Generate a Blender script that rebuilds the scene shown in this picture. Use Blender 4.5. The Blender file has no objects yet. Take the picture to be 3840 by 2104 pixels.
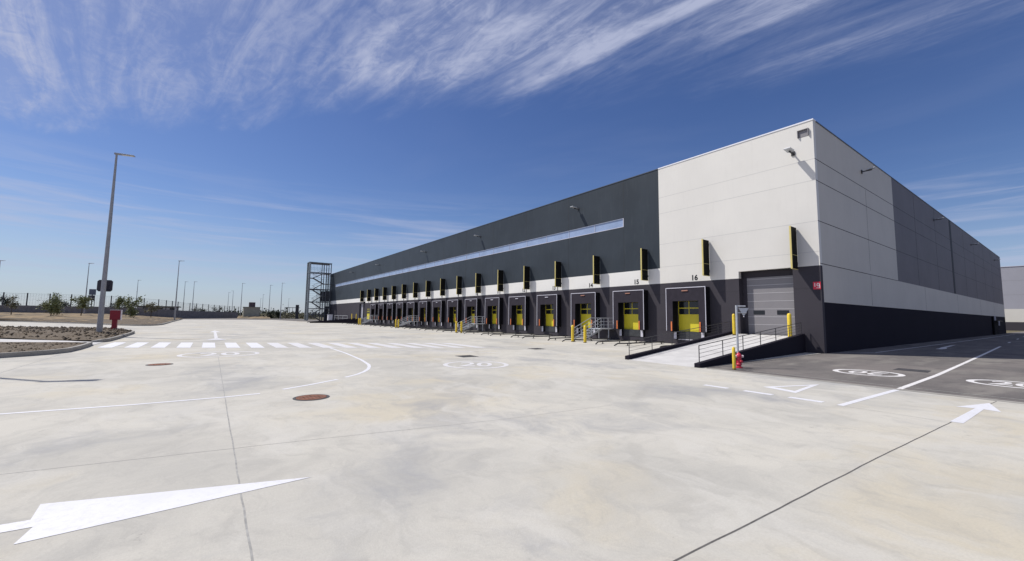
import bpy, bmesh, math, random
from mathutils import Vector, Matrix
rnd = random.Random(7)
C = bpy.context.scene
R = math.radians
# ------------------------------------------------------------------ camera
YAW, PITCH, ROLL = 0.625260, 0.0872709, 0.0124147
H = 1.7
cam_d = bpy.data.cameras.new("camera"); cam = bpy.data.objects.new("camera", cam_d)
C.collection.objects.link(cam); C.camera = cam
fw = Vector((math.sin(YAW)*math.cos(PITCH), math.cos(YAW)*math.cos(PITCH), math.sin(PITCH)))
r0 = Vector((math.cos(YAW), -math.sin(YAW), 0)); u0 = r0.cross(fw)
rt = math.cos(ROLL)*r0 + math.sin(ROLL)*u0; up = -math.sin(ROLL)*r0 + math.cos(ROLL)*u0
mw = Matrix((rt, up, -fw)).transposed().to_4x4(); mw.translation = Vector((0, 0, H))
cam.matrix_world = mw
cam_d.sensor_width = 36; cam_d.lens = 1559.97/3840*36
cam_d.clip_start = .05; cam_d.clip_end = 6000
# ------------------------------------------------------------------ sun and sky
SD = Vector((1, -1.2, -2.16)).normalized()
EL = math.asin(-SD.z)
sd = bpy.data.lights.new("sun", 'SUN'); sun = bpy.data.objects.new("sun", sd); C.collection.objects.link(sun)
sd.energy = 4.75; sd.angle = R(.53); sd.color = (1, .955, .885)
sun.rotation_euler = SD.to_track_quat('-Z', 'Y').to_euler()
sun.location = (-20, 20, 60)
C.view_settings.view_transform = 'Standard'; C.view_settings.look = 'None'
C.view_settings.exposure = 0.0; C.view_settings.gamma = 1

class NT:
    """tiny node helper"""
    def __init__(s, tree): s.t = tree; s.n = tree.nodes; s.l = tree.links
    def new(s, typ, **kw):
        n = s.n.new(typ)
        for k, v in kw.items(): setattr(n, k, v)
        return n
    def put(s, sock, v):
        if isinstance(v, bpy.types.NodeSocket): s.l.new(v, sock)
        else: sock.default_value = v
    def m(s, op, a, b=0.0, c=0.0, clamp=False):
        n = s.new('ShaderNodeMath', operation=op); n.use_clamp = clamp
        for i, v in enumerate((a, b, c)): s.put(n.inputs[i], v)
        return n.outputs[0]
    def comb(s, x, y, z=0.0):
        n = s.new('ShaderNodeCombineXYZ')
        for i, v in enumerate((x, y, z)): s.put(n.inputs[i], v)
        return n.outputs[0]
    def sep(s, v):
        n = s.new('ShaderNodeSeparateXYZ'); s.put(n.inputs[0], v); return n.outputs
    def noise(s, v, scale=1, detail=4, rough=.5, dist=0, dim='3D'):
        n = s.new('ShaderNodeTexNoise'); n.noise_dimensions = dim
        s.put(n.inputs['Vector'], v); s.put(n.inputs['Scale'], scale); s.put(n.inputs['Detail'], detail)
        s.put(n.inputs['Roughness'], rough); s.put(n.inputs['Distortion'], dist)
        return n.outputs[0]
    def ramp(s, v, a, b, lo=0.0, hi=1.0, smooth=True):
        n = s.new('ShaderNodeMapRange'); n.interpolation_type = 'SMOOTHSTEP' if smooth else 'LINEAR'; n.clamp = True if not smooth else n.clamp
        s.put(n.inputs[0], v); s.put(n.inputs[1], a); s.put(n.inputs[2], b); s.put(n.inputs[3], lo); s.put(n.inputs[4], hi)
        return n.outputs[0]
    def mix(s, f, a, b):
        n = s.new('ShaderNodeMix'); n.data_type = 'RGBA'
        s.put(n.inputs[0], f); s.put(n.inputs[6], a if not isinstance(a, tuple) else (*a[:3], 1)); s.put(n.inputs[7], b if not isinstance(b, tuple) else (*b[:3], 1))
        return n.outputs[2]
    def mapv(s, v, scale=(1, 1, 1), rot=(0, 0, 0), loc=(0, 0, 0)):
        n = s.new('ShaderNodeMapping'); s.put(n.inputs[0], v)
        n.inputs['Scale'].default_value = scale; n.inputs['Rotation'].default_value = rot; n.inputs['Location'].default_value = loc
        return n.outputs[0]

W = bpy.data.worlds.new("World"); C.world = W; W.use_nodes = True
N = NT(W.node_tree); N.n.clear()
sky = N.new('ShaderNodeTexSky', sky_type='NISHITA'); sky.sun_disc = False
sky.sun_elevation = EL; sky.sun_rotation = math.atan2(-SD.x, -SD.y)
sky.altitude = 700; sky.air_density = 1.0; sky.dust_density = .6; sky.ozone_density = 2.2
tc = N.new('ShaderNodeTexCoord').outputs['Generated']
dx, dy, dz = N.sep(tc)
zc = N.m('MAXIMUM', dz, .03)
px, py = N.m('DIVIDE', dx, zc), N.m('DIVIDE', dy, zc)
a0 = R(-9.5)
u = N.m('ADD', N.m('MULTIPLY', px, math.sin(a0)), N.m('MULTIPLY', py, math.cos(a0)))
v = N.m('SUBTRACT', N.m('MULTIPLY', px, math.cos(a0)), N.m('MULTIPLY', py, math.sin(a0)))
# high cirrus: streaks running along u
edge = N.noise(N.comb(N.m('MULTIPLY', u, 1.1), N.m('MULTIPLY', v, 3.2), 3.1), 1.5, 5, .62, .3)
lim = N.m('ADD', N.m('ADD', u, N.m('MULTIPLY', v, 1.32)), N.m('MULTIPLY', N.m('SUBTRACT', edge, .5), -1.25))
band = N.ramp(lim, 3.22, 2.45)
fade_r = N.ramp(v, 2.15, 1.3, .22, 1)
big = N.ramp(N.noise(N.comb(N.m('MULTIPLY', u, .55), N.m('MULTIPLY', v, 2.2), 7.7), 1.25, 4, .55, .5), .40, .62)
big = N.m('ADD', big, N.ramp(v, 1.0, .35, 0, .50), clamp=True)
st = N.noise(N.comb(N.m('MULTIPLY', u, .95), N.m('MULTIPLY', v, 5.6), 1.3), 1.25, 7, .62, 1.1)
fine = N.noise(N.comb(N.m('MULTIPLY', u, 4.5), N.m('MULTIPLY', v, 9.0), 9.3), 1.5, 7, .66, 1.6)
fil = N.noise(N.comb(N.m('MULTIPLY', u, 1.3), N.m('MULTIPLY', v, 13.0), 5.3), 1.4, 6, .6, .35)
stv = N.m('ADD', N.m('ADD', N.m('MULTIPLY', st, .62), N.m('MULTIPLY', fine, .28)), N.m('MULTIPLY', fil, .10))
str_ = N.ramp(stv, .38, .68)
cir = N.m('MULTIPLY', N.m('MULTIPLY', band, fade_r), N.m('ADD', N.m('MULTIPLY', str_, N.m('ADD', N.m('MULTIPLY', big, .66), .24)), N.m('ADD', N.m('MULTIPLY', big, .20), .05)))
# faint veils nearer the horizon
az = N.m('ARCTAN2', dx, dy)
low = N.noise(N.comb(N.m('MULTIPLY', az, 2.2), N.m('MULTIPLY', dz, 34), 4.4), 1.2, 6, .6, .4)
lowm = N.m('MULTIPLY', N.ramp(dz, .02, .09), N.ramp(dz, .30, .16))
lo = N.m('MULTIPLY', N.m('MULTIPLY', N.ramp(low, .44, .70), lowm), .62)
veil = N.noise(N.comb(N.m('MULTIPLY', u, .5), N.m('MULTIPLY', v, .9), 2.2), 1.0, 4, .55, .4)
veil = N.m('MULTIPLY', N.m('MULTIPLY', N.ramp(veil, .45, .75), N.ramp(dz, .08, .25)), .08)
cl = N.m('ADD', N.m('ADD', cir, lo), veil, clamp=True)
hsv = N.new('ShaderNodeHueSaturation'); N.l.new(sky.outputs[0], hsv.inputs['Color'])
hsv.inputs['Saturation'].default_value = 1.2; hsv.inputs['Value'].default_value = .96; hsv.inputs['Hue'].default_value = .515
hazec = N.mix(N.ramp(dz, .24, .0, 0, .62), hsv.outputs[0], (3.6, 4.4, 6.4))
bg = N.new('ShaderNodeBackground')
N.l.new(N.mix(N.m('MULTIPLY', cl, .86), hazec, (4.8, 5.2, 6.9)), bg.inputs[0]); bg.inputs[1].default_value = .1
N.l.new(bg.outputs[0], N.new('ShaderNodeOutputWorld').inputs[0])

# ------------------------------------------------------------------ materials
def mat(name, col, rough=.7, var=.0, vscale=2.0, metal=0, spec=.5, bump=0, bscale=30, dirt=None, emit=None):
    m = bpy.data.materials.new(name); m.use_nodes = True; n = NT(m.node_tree); b = n.n['Principled BSDF']
    co = n.new('ShaderNodeTexCoord').outputs['Object']
    col = (*col, 1)
    if var:
        f = n.noise(co, vscale, 5, .6)
        lo_ = tuple(c*(1-var) for c in col[:3]); hi_ = tuple(min(1, c*(1+var)) for c in col[:3])
        out = n.mix(n.ramp(f, .3, .7), lo_, hi_)
        if dirt:
            f2 = n.noise(n.mapv(co, (3, 3, .35)), 1.5, 5, .6)
            out = n.mix(n.m('MULTIPLY', n.ramp(f2, .5, .8), dirt[3]), out, dirt[:3])
        n.put(b.inputs['Base Color'], out)
    else: b.inputs['Base Color'].default_value = col
    b.inputs['Roughness'].default_value = rough; b.inputs['Metallic'].default_value = metal
    b.inputs['Specular IOR Level'].default_value = spec
    if bump:
        bp = n.new('ShaderNodeBump'); bp.inputs['Strength'].default_value = bump; bp.inputs['Distance'].default_value = .02
        n.put(bp.inputs['Height'], n.noise(co, bscale, 4, .6)); n.put(b.inputs['Normal'], bp.outputs[0])
    return m

def ground_mat(name, fn, rough=.85, bump=.25, bscale=60):
    m = bpy.data.materials.new(name); m.use_nodes = True; n = NT(m.node_tree); b = n.n['Principled BSDF']
    co = n.new('ShaderNodeTexCoord').outputs['Object']
    n.put(b.inputs['Base Color'], fn(n, co)); b.inputs['Roughness'].default_value = rough
    b.inputs['Specular IOR Level'].default_value = .12
    bp = n.new('ShaderNodeBump'); bp.inputs['Strength'].default_value = bump; bp.inputs['Distance'].default_value = .01
    n.put(bp.inputs['Height'], n.noise(co, bscale, 5, .65)); n.put(b.inputs['Normal'], bp.outputs[0])
    return m

def concrete_fn(n, co):
    w = n.new('ShaderNodeVectorMath', operation='MULTIPLY_ADD')      # warped coordinates for irregular blotches
    nz = n.new('ShaderNodeTexNoise'); n.put(nz.inputs['Vector'], co); nz.inputs['Scale'].default_value = .7; nz.inputs['Detail'].default_value = 5
    n.put(w.inputs[0], nz.outputs['Color']); w.inputs[1].default_value = (1.6, 1.6, 0); n.put(w.inputs[2], co)
    wc = w.outputs[0]
    c = n.mix(n.ramp(n.noise(wc, .22, 6, .65), .38, .62), (.525, .502, .446), (.425, .411, .374))
    warm = n.ramp(n.noise(n.mapv(wc, (1, 1, 1), loc=(31, 5, 0)), .24, 6, .62), .50, .68)
    c = n.mix(n.m('MULTIPLY', warm, .62), c, (.52, .462, .345))
    cool = n.ramp(n.noise(n.mapv(wc, (1.1, .8, 1), loc=(7, 40, 0)), .28, 8, .68), .50, .70)
    c = n.mix(n.m('MULTIPLY', cool, .75), c, (.275, .28, .295))
    broom = n.noise(n.mapv(co, (.7, 8, 1), rot=(0, 0, .35)), 1.2, 6, .7, .6)
    c = n.mix(n.m('MULTIPLY', n.ramp(broom, .45, .75), .16), c, (.57, .55, .50))
    mott = n.noise(n.mapv(wc, (1.3, .8, 1), rot=(0, 0, .8)), 2.2, 10, .78)
    c = n.mix(n.m('MULTIPLY', n.ramp(mott, .46, .66), .46), c, (.345, .335, .31))
    pale = n.noise(n.mapv(wc, (1.8, .8, 1), rot=(0, 0, -.4), loc=(3, 3, 0)), .45, 7, .68)
    c = n.mix(n.m('MULTIPLY', n.ramp(pale, .50, .64), .60), c, (.535, .518, .475))
    spot = n.noise(n.mapv(wc, (1, 1, 1), loc=(90, 12, 0)), 1.1, 9, .82)
    c = n.mix(n.m('MULTIPLY', n.ramp(spot, .625, .70), .62), c, (.15, .145, .14))
    speck = n.noise(n.mapv(co, (1, 1, 1), loc=(4, 2, 0)), 9, 6, .85)
    c = n.mix(n.m('MULTIPLY', n.ramp(speck, .65, .73), .55), c, (.17, .16, .145))
    # faint tyre arcs
    sx_, sy_, sz_ = n.sep(wc)
    tr = n.m('SINE', n.m('MULTIPLY', n.m('POWER', n.m('ADD', n.m('POWER', n.m('SUBTRACT', sx_, 16.0), 2.0), n.m('POWER', n.m('SUBTRACT', sy_, -6.0), 2.0)), .5), 3.1))
    tm = n.m('MULTIPLY', n.ramp(tr, .90, 1.0), n.ramp(n.noise(co, .25, 4, .6), .48, .62))
    c = n.mix(n.m('MULTIPLY', tm, .20), c, (.26, .25, .235))
    fine = n.noise(co, 45, 3, .7)
    return n.mix(n.ramp(fine, .3, .75, 0, .22), c, (.30, .285, .255))

def asphalt_fn(n, co):
    c = n.mix(n.ramp(n.noise(co, .35, 5, .6, .5), .35, .68), (.165, .148, .140), (.105, .098, .096))
    c = n.mix(n.m('MULTIPLY', n.ramp(n.noise(n.mapv(co, (.4, 1.5, 1), loc=(3, 9, 0)), .5, 5, .6, .5), .46, .68), .75), c, (.225, .21, .19))
    c = n.mix(n.m('MULTIPLY', n.ramp(n.noise(n.mapv(co, (1, 1, 1), loc=(13, -4, 0)), .45, 4, .6), .55, .7), .7), c, (.055, .05, .055))
    c = n.mix(n.m('MULTIPLY', n.ramp(n.noise(co, 1.6, 8, .75), .5, .68), .5), c, (.075, .07, .07))
    g = n.noise(co, 38, 4, .85)
    return n.mix(n.ramp(g, .40, .70, 0, .6), c, (.23, .215, .20))

def gravel_fn(n, co):
    vo = n.new('ShaderNodeTexVoronoi'); n.put(vo.inputs['Vector'], co); vo.inputs['Scale'].default_value = 9
    c = n.mix(vo.outputs['Distance'], (.20, .160, .118), (.065, .052, .038))
    big = n.noise(co, .8, 6, .7)
    c = n.mix(n.ramp(big, .4, .7, 0, .6), c, (.16, .14, .115))
    return n.mix(n.ramp(n.noise(co, 5, 5, .7), .55, .7, 0, .6), c, (.24, .22, .19))

def soil_fn(n, co):
    c = n.mix(n.ramp(n.noise(co, .25, 6, .65), .38, .62), (.29, .215, .13), (.12, .10, .075))
    return n.mix(n.ramp(n.noise(co, 3, 6, .7), .4, .7, 0, .6), c, (.20, .175, .13))

def earth_fn(n, co):
    c = n.mix(n.ramp(n.noise(co, .02, 5, .6), .4, .6), (.16, .135, .09), (.08, .085, .055))
    return n.mix(n.ramp(n.noise(co, .6, 5, .7), .4, .7, 0, .5), c, (.12, .10, .07))

M = {}
M['concrete'] = ground_mat('concrete', concrete_fn, .85, .3, 70)
M['asphalt'] = ground_mat('asphalt', asphalt_fn, .88, .5, 90)
M['gravel'] = ground_mat('gravel', gravel_fn, .95, 1.0, 12)
M['soil'] = ground_mat('soil', soil_fn, .95, .8, 8)
M['earth'] = ground_mat('earth', earth_fn, .95, .5, 3)
M['ramp_concrete'] = mat('ramp_concrete', (.50, .49, .48), .85, .10, 1.2, bump=.2, bscale=50)
M['kerb'] = mat('kerb_concrete', (.29, .275, .25), .9, .14, 3, bump=.3, bscale=40)
def paint_mat(name, col, under, wear):
    m = bpy.data.materials.new(name); m.use_nodes = True; n = NT(m.node_tree); b = n.n['Principled BSDF']
    co = n.new('ShaderNodeTexCoord').outputs['Object']
    f = n.noise(co, 14, 8, .8); g = n.noise(co, 1.1, 4, .6)
    c = n.mix(n.m('MULTIPLY', n.ramp(f, .46, .66), n.ramp(g, .35, .7, wear*.4, wear)), col, under)
    c = n.mix(n.m('MULTIPLY', n.ramp(n.noise(co, .9, 6, .7), .42, .7), .35), c, tuple(q*.78 for q in col))
    n.put(b.inputs['Base Color'], c); b.inputs['Roughness'].default_value = .65
    return m
M['paint'] = paint_mat('white_road_paint', (.655, .655, .69), (.50, .485, .45), .7)
M['paint_worn'] = paint_mat('worn_white_paint', (.61, .60, .61), (.48, .465, .43), 1.0)
M['paint_asphalt'] = paint_mat('white_paint_on_asphalt', (.72, .70, .69), (.16, .15, .14), .7)
M['joint'] = mat('joint_filler', (.10, .095, .09), .9, .25, 8)
M['joint_pale'] = mat('saw_cut_joint', (.30, .295, .28), .9, .2, 8)
M['patch'] = mat('asphalt_patch', (.045, .042, .045), .85, .2, 6)
M['white'] = mat('white_panel', (.695, .675, .63), .55, .025, .35, dirt=(.57, .55, .51, .2))
M['band_white'] = mat('white_band', (.77, .755, .72), .5, .02, .5)
M['seam_white'] = mat('white_panel_seam', (.55, .54, .52), .8)
M['dark'] = mat('dark_grey_cladding', (.036, .045, .056), .48, .12, .3, spec=.22, dirt=(.060, .070, .080, .5))
M['seam_dark'] = mat('dark_cladding_seam', (.014, .017, .022), .7)
M['charcoal'] = mat('charcoal_panel', (.055, .051, .061), .75, .05, .4, spec=.12)
M['seam_char'] = mat('charcoal_seam', (.028, .026, .032), .8)
M['rubber_and_shade'] = mat('black_rubber_and_shade', (.010, .010, .012), .85, .2, 4, spec=.1)  # rubber of the bumpers; also the painted-in shade of the shelter sides
M['curtain'] = mat('dock_shelter_fabric', (.034, .030, .040), .75, .1, 2, spec=.12)
M['fin'] = mat('black_fin_sheet', (.010, .010, .009), .7, .15, 2, spec=.1)
M['trim'] = mat('pale_aluminium_trim', (.56, .55, .62), .45, .05, 3)
M['coping'] = mat('white_metal_coping', (.80, .81, .86), .35, .03, 2)
M['coping_dark'] = mat('dark_metal_coping', (.07, .08, .10), .4, .03, 2)
M['yellow'] = mat('yellow_paint', (.78, .56, .035), .5, .10, 7, dirt=(.45, .33, .08, .35))
M['fin_yellow'] = mat('yellow_fin_edge', (.64, .54, .20), .45, .05, 3)
M['door_yellow'] = mat('yellow_door_panel', (.68, .58, .03), .5, .04, 2)
M['orange'] = mat('orange_marker', (.72, .20, .06), .5, .08, 4)
M['galv'] = mat('galvanised_steel', (.50, .52, .55), .45, .10, 9, metal=.35)
M['pole'] = mat('grey_lamp_pole', (.30, .30, .31), .45, .08, 5, metal=.2)
M['steel_dark'] = mat('dark_steel', (.045, .045, .050), .5, .15, 5, metal=.3)
M['tower_steel'] = mat('blue_grey_tower_steel', (.085, .095, .115), .5, .1, 3)
M['tower_pale'] = mat('pale_tower_steel', (.24, .27, .28), .5, .1, 3)
M['red'] = mat('red_enamel', (.24, .006, .018), .4, .1, 4)
M['red_hyd'] = mat('red_hydrant_paint', (.50, .02, .05), .4, .12, 8)
M['pinkwhite'] = mat('pale_cap_paint', (.75, .66, .66), .5, .05, 4)
M['sign_red'] = mat('red_sign', (.60, .02, .05), .4, .06, 5)
M['base_dark'] = mat('black_paint_and_shaded_charcoal', (.020, .018, .026), .85, .05, .4, spec=.06)  # right lower wall: charcoal darkened to hold its shade; ramp walls: black paint
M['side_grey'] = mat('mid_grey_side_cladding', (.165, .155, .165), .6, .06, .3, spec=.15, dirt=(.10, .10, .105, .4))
M['side_white'] = mat('shade_toned_white_panel', (.56, .53, .475), .6, .03, .35, spec=.25, dirt=(.46, .44, .40, .4))  # white panel paint, darkened and warmed to carry this facade's shade
M['mullion'] = mat('pale_blue_mullion', (.36, .40, .52), .5)
M['dock_lamp'] = mat('dull_red_dock_lamp', (.36, .17, .12), .6)
M['rust_yellow'] = mat('grimy_yellow', (.42, .29, .04), .7, .3, 14)
M['black'] = mat('black_lettering', (.015, .015, .018), .5)
M['glass_dark'] = mat('dark_glass', (.012, .014, .018), .12, spec=.6)
M['glass_sky'] = mat('pale_blue_glazing', (.27, .35, .52), .25, .10, .6, spec=.7)
M['door_grey'] = mat('grey_sectional_door', (.225, .215, .225), .5, .03, 1)
M['door_grey_line'] = mat('door_section_line', (.52, .51, .52), .5)
M['plate'] = mat('dark_back_plate', (.030, .028, .042), .5, .1, 3)
M['leveller'] = mat('grey_leveller_plate', (.050, .053, .058), .55, .15, 4, metal=.2)
M['grey_light'] = mat('pale_grey_panel', (.33, .33, .37), .6, .03, .3)
M['rust'] = mat('rusty_cast_iron', (.17, .068, .038), .85, .35, 7, bump=.4, bscale=40)
M['iron'] = mat('dark_cast_iron', (.05, .05, .052), .7, .2, 9, bump=.4, bscale=40)
M['block'] = mat('grey_block_wall', (.19, .175, .17), .9, .18, 1.5, dirt=(.10, .09, .08, .6), bump=.3, bscale=10)
M['tan'] = mat('tan_render', (.34, .33, .26), .85, .1, 1)
M['brown'] = mat('brown_tank', (.085, .06, .065), .6, .15, 2)
M['leaf'] = mat('green_leaves', (.16, .18, .07), .7, .45, 2.5)
M['leaf_dark'] = mat('dark_leaves', (.030, .042, .022), .8, .4, 1.5)
M['leaf_olive'] = mat('olive_leaves', (.15, .14, .08), .8, .35, 2)
M['bark'] = mat('bark', (.10, .075, .05), .9, .3, 8)
M['sign_blue'] = mat('grey_blue_sign', (.10, .12, .16), .5, .1, 3)
M['offwhite'] = mat('off_white_wall', (.52, .50, .48), .8, .05, 1)
M['lens'] = mat('lamp_lens', (.62, .62, .60), .3)

# ------------------------------------------------------------------ mesh helpers
col = C.collection
def wloc(o):
    v_ = Vector((0, 0, 0))
    while o: v_ += o.location; o = o.parent
    return v_
class MB:
    def __init__(s): s.v = []; s.f = []
    def face(s, pts):
        i = len(s.v); s.v += [tuple(p) for p in pts]; s.f.append(tuple(range(i, i+len(pts)))); return s
    def box(s, a, b):
        x0, y0, z0 = a; x1, y1, z1 = b
        if x0 > x1: x0, x1 = x1, x0
        if y0 > y1: y0, y1 = y1, y0
        if z0 > z1: z0, z1 = z1, z0
        i = len(s.v)
        s.v += [(x0,y0,z0),(x1,y0,z0),(x1,y1,z0),(x0,y1,z0),(x0,y0,z1),(x1,y0,z1),(x1,y1,z1),(x0,y1,z1)]
        s.f += [tuple(i+k for k in q) for q in ((0,3,2,1),(4,5,6,7),(0,1,5,4),(1,2,6,5),(2,3,7,6),(3,0,4,7))]
        return s
    def hexa(s, bot, top):
        i = len(s.v); s.v += [tuple(p) for p in bot] + [tuple(p) for p in top]
        s.f += [tuple(i+k for k in q) for q in ((0,3,2,1),(4,5,6,7),(0,1,5,4),(1,2,6,5),(2,3,7,6),(3,0,4,7))]
        return s
    def prism(s, pts, z0, z1):
        """extrude a ground polygon (ccw) from z0 to z1"""
        n = len(pts); i = len(s.v)
        s.v += [(p[0], p[1], z0) for p in pts] + [(p[0], p[1], z1) for p in pts]
        s.f.append(tuple(i+n+k for k in range(n))); s.f.append(tuple(i+k for k in reversed(range(n))))
        for k in range(n): s.f.append((i+k, i+(k+1) % n, i+n+(k+1) % n, i+n+k))
        return s
    def tube(s, p0, p1, r0_, r1_=None, n=10, cap=True):
        r1_ = r0_ if r1_ is None else r1_
        p0 = Vector(p0); p1 = Vector(p1); d = (p1-p0).normalized()
        a = d.orthogonal().normalized(); b = d.cross(a); i = len(s.v)
        for p, r_ in ((p0, r0_), (p1, r1_)):
            for k in range(n):
                t = 2*math.pi*k/n; s.v.append(tuple(p + a*math.cos(t)*r_ + b*math.sin(t)*r_))
        for k in range(n): s.f.append((i+k, i+(k+1) % n, i+n+(k+1) % n, i+n+k))
        if cap: s.f.append(tuple(i+k for k in reversed(range(n)))); s.f.append(tuple(i+n+k for k in range(n)))
        return s
    def path(s, pts, r_, n=8):
        for a, b in zip(pts, pts[1:]): s.tube(a, b, r_, n=n)
        return s
    def lathe(s, c, prof, n=20):
        i = len(s.v)
        for (r_, z) in prof:
            for k in range(n):
                t = 2*math.pi*k/n; s.v.append((c[0]+r_*math.cos(t), c[1]+r_*math.sin(t), c[2]+z))
        for j in range(len(prof)-1):
            for k in range(n): s.f.append((i+j*n+k, i+j*n+(k+1) % n, i+(j+1)*n+(k+1) % n, i+(j+1)*n+k))
        s.f.append(tuple(i+(len(prof)-1)*n+k for k in range(n)))
        return s
    def build(s, name, m, parent=None, bevel=0, smooth=False):
        off = wloc(parent) if parent else Vector((0, 0, 0))
        me = bpy.data.meshes.new(name); me.from_pydata([(a-off.x, b-off.y, c-off.z) for a, b, c in s.v], [], s.f); me.update()
        me.materials.append(m)
        o = bpy.data.objects.new(name, me); col.objects.link(o)
        if parent: o.parent = parent
        if bevel:
            md = o.modifiers.new('bevel', 'BEVEL'); md.width = bevel; md.segments = 2; md.limit_method = 'ANGLE'
        if smooth:
            for p in me.polygons: p.use_smooth = True
            md = o.modifiers.new('es', 'EDGE_SPLIT'); md.split_angle = R(40)
        return o
def tag(o, label, cat, group=None):
    o['label'] = label; o['category'] = cat
    if group: o['group'] = group
    return o
def thing(name, label, cat, loc=(0, 0, 0), group=None):
    o = bpy.data.objects.new(name, None); col.objects.link(o); o.location = loc; o.empty_display_size = .3
    return tag(o, label, cat, group)
def struct(o): o['kind'] = 'structure'; return o
def merge(o, mb, m):
    """add surface pattern (seams) to a part's own mesh as a second material"""
    off = wloc(o); me = o.data; n0 = len(me.polygons); base = [tuple(v.co) for v in me.vertices]; F0 = [tuple(p.vertices) for p in me.polygons]; MI = [p.material_index for p in me.polygons]
    k = len(base); mats = list(me.materials)
    if m not in mats: mats.append(m)
    me2 = bpy.data.meshes.new(me.name); me2.from_pydata(base+[(a-off.x, b-off.y, c-off.z) for a, b, c in mb.v], [], F0+[tuple(i+k for i in f) for f in mb.f]); me2.update()
    for q_ in mats: me2.materials.append(q_)
    for i, p in enumerate(me2.polygons): p.material_index = MI[i] if i < n0 else mats.index(m)
    o.data = me2; return o
def dup(o, parent=None):
    c = o.copy(); col.objects.link(c); c.parent = parent
    for ch in list(o.children): dup(ch, c)
    return c
def loft(front, back, n, hf, rough, name, m):
    mb = MB(); K = len(front); i0 = len(mb.v)
    for j in range(n+1):
        t = j/n
        for k in range(K):
            x = front[k][0]*(1-t)+back[k][0]*t; y = front[k][1]*(1-t)+back[k][1]*t
            z0, z1 = front[k][2], back[k][2]
            mb.v.append((x, y, z0+(z1-z0)*hf(t) + (rnd.uniform(-rough, rough) if 0 < j < n else 0)))
    for j in range(n):
        for k in range(K-1):
            a = i0+j*K+k; mb.f.append((a, a+1, a+K+1, a+K))
    return mb.build(name, m)
def resample(pts, n):
    pts = [Vector(p) for p in pts]; L = [0]
    for a, b in zip(pts, pts[1:]): L.append(L[-1]+(b-a).length)
    out = []
    for k in range(n):
        t = L[-1]*k/(n-1); j = 0
        while j < len(L)-2 and L[j+1] < t: j += 1
        f = (t-L[j])/max(1e-9, L[j+1]-L[j]); out.append(pts[j].lerp(pts[j+1], min(1, f)))
    return out
def strip(mb, pts, w, z):
    """flat painted line of width w along pts"""
    pts = [Vector((p[0], p[1])) for p in pts]; Lp = []; Rp = []
    for i, p in enumerate(pts):
        d = (pts[min(i+1, len(pts)-1)] - pts[max(i-1, 0)]).normalized(); nrm = Vector((-d.y, d.x))*w/2
        Lp.append(p+nrm); Rp.append(p-nrm)
    for i in range(len(pts)-1):
        mb.face([(*Rp[i], z), (*Rp[i+1], z), (*Lp[i+1], z), (*Lp[i], z)])
    return mb
def textmesh(s, size, name, m, parent, mat4, bold=.0, extrude=.004):
    cu = bpy.data.curves.new(name, 'FONT'); cu.body = s; cu.size = size; cu.align_x = 'CENTER'; cu.align_y = 'CENTER'
    cu.offset = bold; cu.extrude = extrude; cu.resolution_u = 4
    t = bpy.data.objects.new(name+'_tmp', cu); col.objects.link(t)
    dg = bpy.context.evaluated_depsgraph_get(); me = bpy.data.meshes.new_from_object(t.evaluated_get(dg))
    bpy.data.objects.remove(t); bpy.data.curves.remove(cu)
    me.transform(mat4); off = wloc(parent) if parent else Vector((0, 0, 0)); me.transform(Matrix.Translation(-off))
    me.materials.clear(); me.materials.append(m); me.name = name
    o = bpy.data.objects.new(name, me); col.objects.link(o); o.parent = parent
    return o

KX, KY, HB = 26.02, 8.176, 12.65
# ================================================================== SETTING
g = MB().face([(-3000, -3000, -.02), (3000, -3000, -.02), (3000, 4000, -.02), (-3000, 4000, -.02)])
struct(g.build('ground', M['earth']))
yard = MB().face([(-70, -70, 0), (60, -70, 0), (60, 20, 0), (27, 20, 0), (27, 100, 0), (23.4, 100.5, 0), (20.5, 104, 0), (17.6, 111, 0), (14.6, 138, 0), (-8, 139, 0), (-70, 150, 0)]).build('concrete_yard', M['concrete'])
struct(yard)
road = MB().face([(14.25, -70, .004), (400, -70, .004), (400, 8.3, .004), (14.25, 8.3, .004)]).build('asphalt_road', M['asphalt'])
struct(road)
back = MB().face([(-8, 139, .004), (14.6, 138, .004), (17.6, 111, .004), (20.5, 104, .004), (23.4, 100.5, .004), (27, 100, .004), (27, 230, .004), (-8, 230, .004)]).build('back_road', M['asphalt'])
struct(back)
mb = MB(); strip(mb, [(14.16, -40), (14.16, 7.9)], .22, .006); mb.build('gutter_strip', M['kerb'], road)
mb = MB(); strip(mb, [(14.75, -40), (14.75, 7.2)], .05, .0085); mb.build('edge_line', M['joint_pale'], road)
# --- markings on the concrete
Z = .003
def mk(mb, name, m=None, parent=None): return mb.build(name, m or M['paint'], parent or yard)
mb = MB().face([(-1.10, 5.53, Z), (-1.03, 4.98, Z), (-1.06, 4.70, Z), (-.9, 4.69, Z), (.97, 4.89, Z)]); 
mk(MB().face([(-1.06, 4.70, Z), (.97, 4.885, Z), (-1.11, 5.53, Z), (-1.085, 5.17, Z), (-3.2, 5.30, Z), (-3.2, 5.10, Z), (-1.03, 4.99, Z)]), 'arrow_marking')
mb = MB(); strip(mb, [(-9, 11.6), (-5, 10.85), (-2.7, 10.62), (-1.08, 10.44), (.32, 10.42), (.97, 10.5)], .10, Z); mk(mb, 'edge_line')
cur = resample([(3.1, 12.0, 0), (3.7, 12.6, 0), (4.15, 13.45, 0), (4.5, 14.4, 0), (4.78, 16.4, 0), (5.0, 19.5, 0), (5.08, 22.5, 0), (5.06, 27, 0)], 26)
mb = MB(); strip(mb, cur, .11, Z); mk(mb, 'edge_line')
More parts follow.
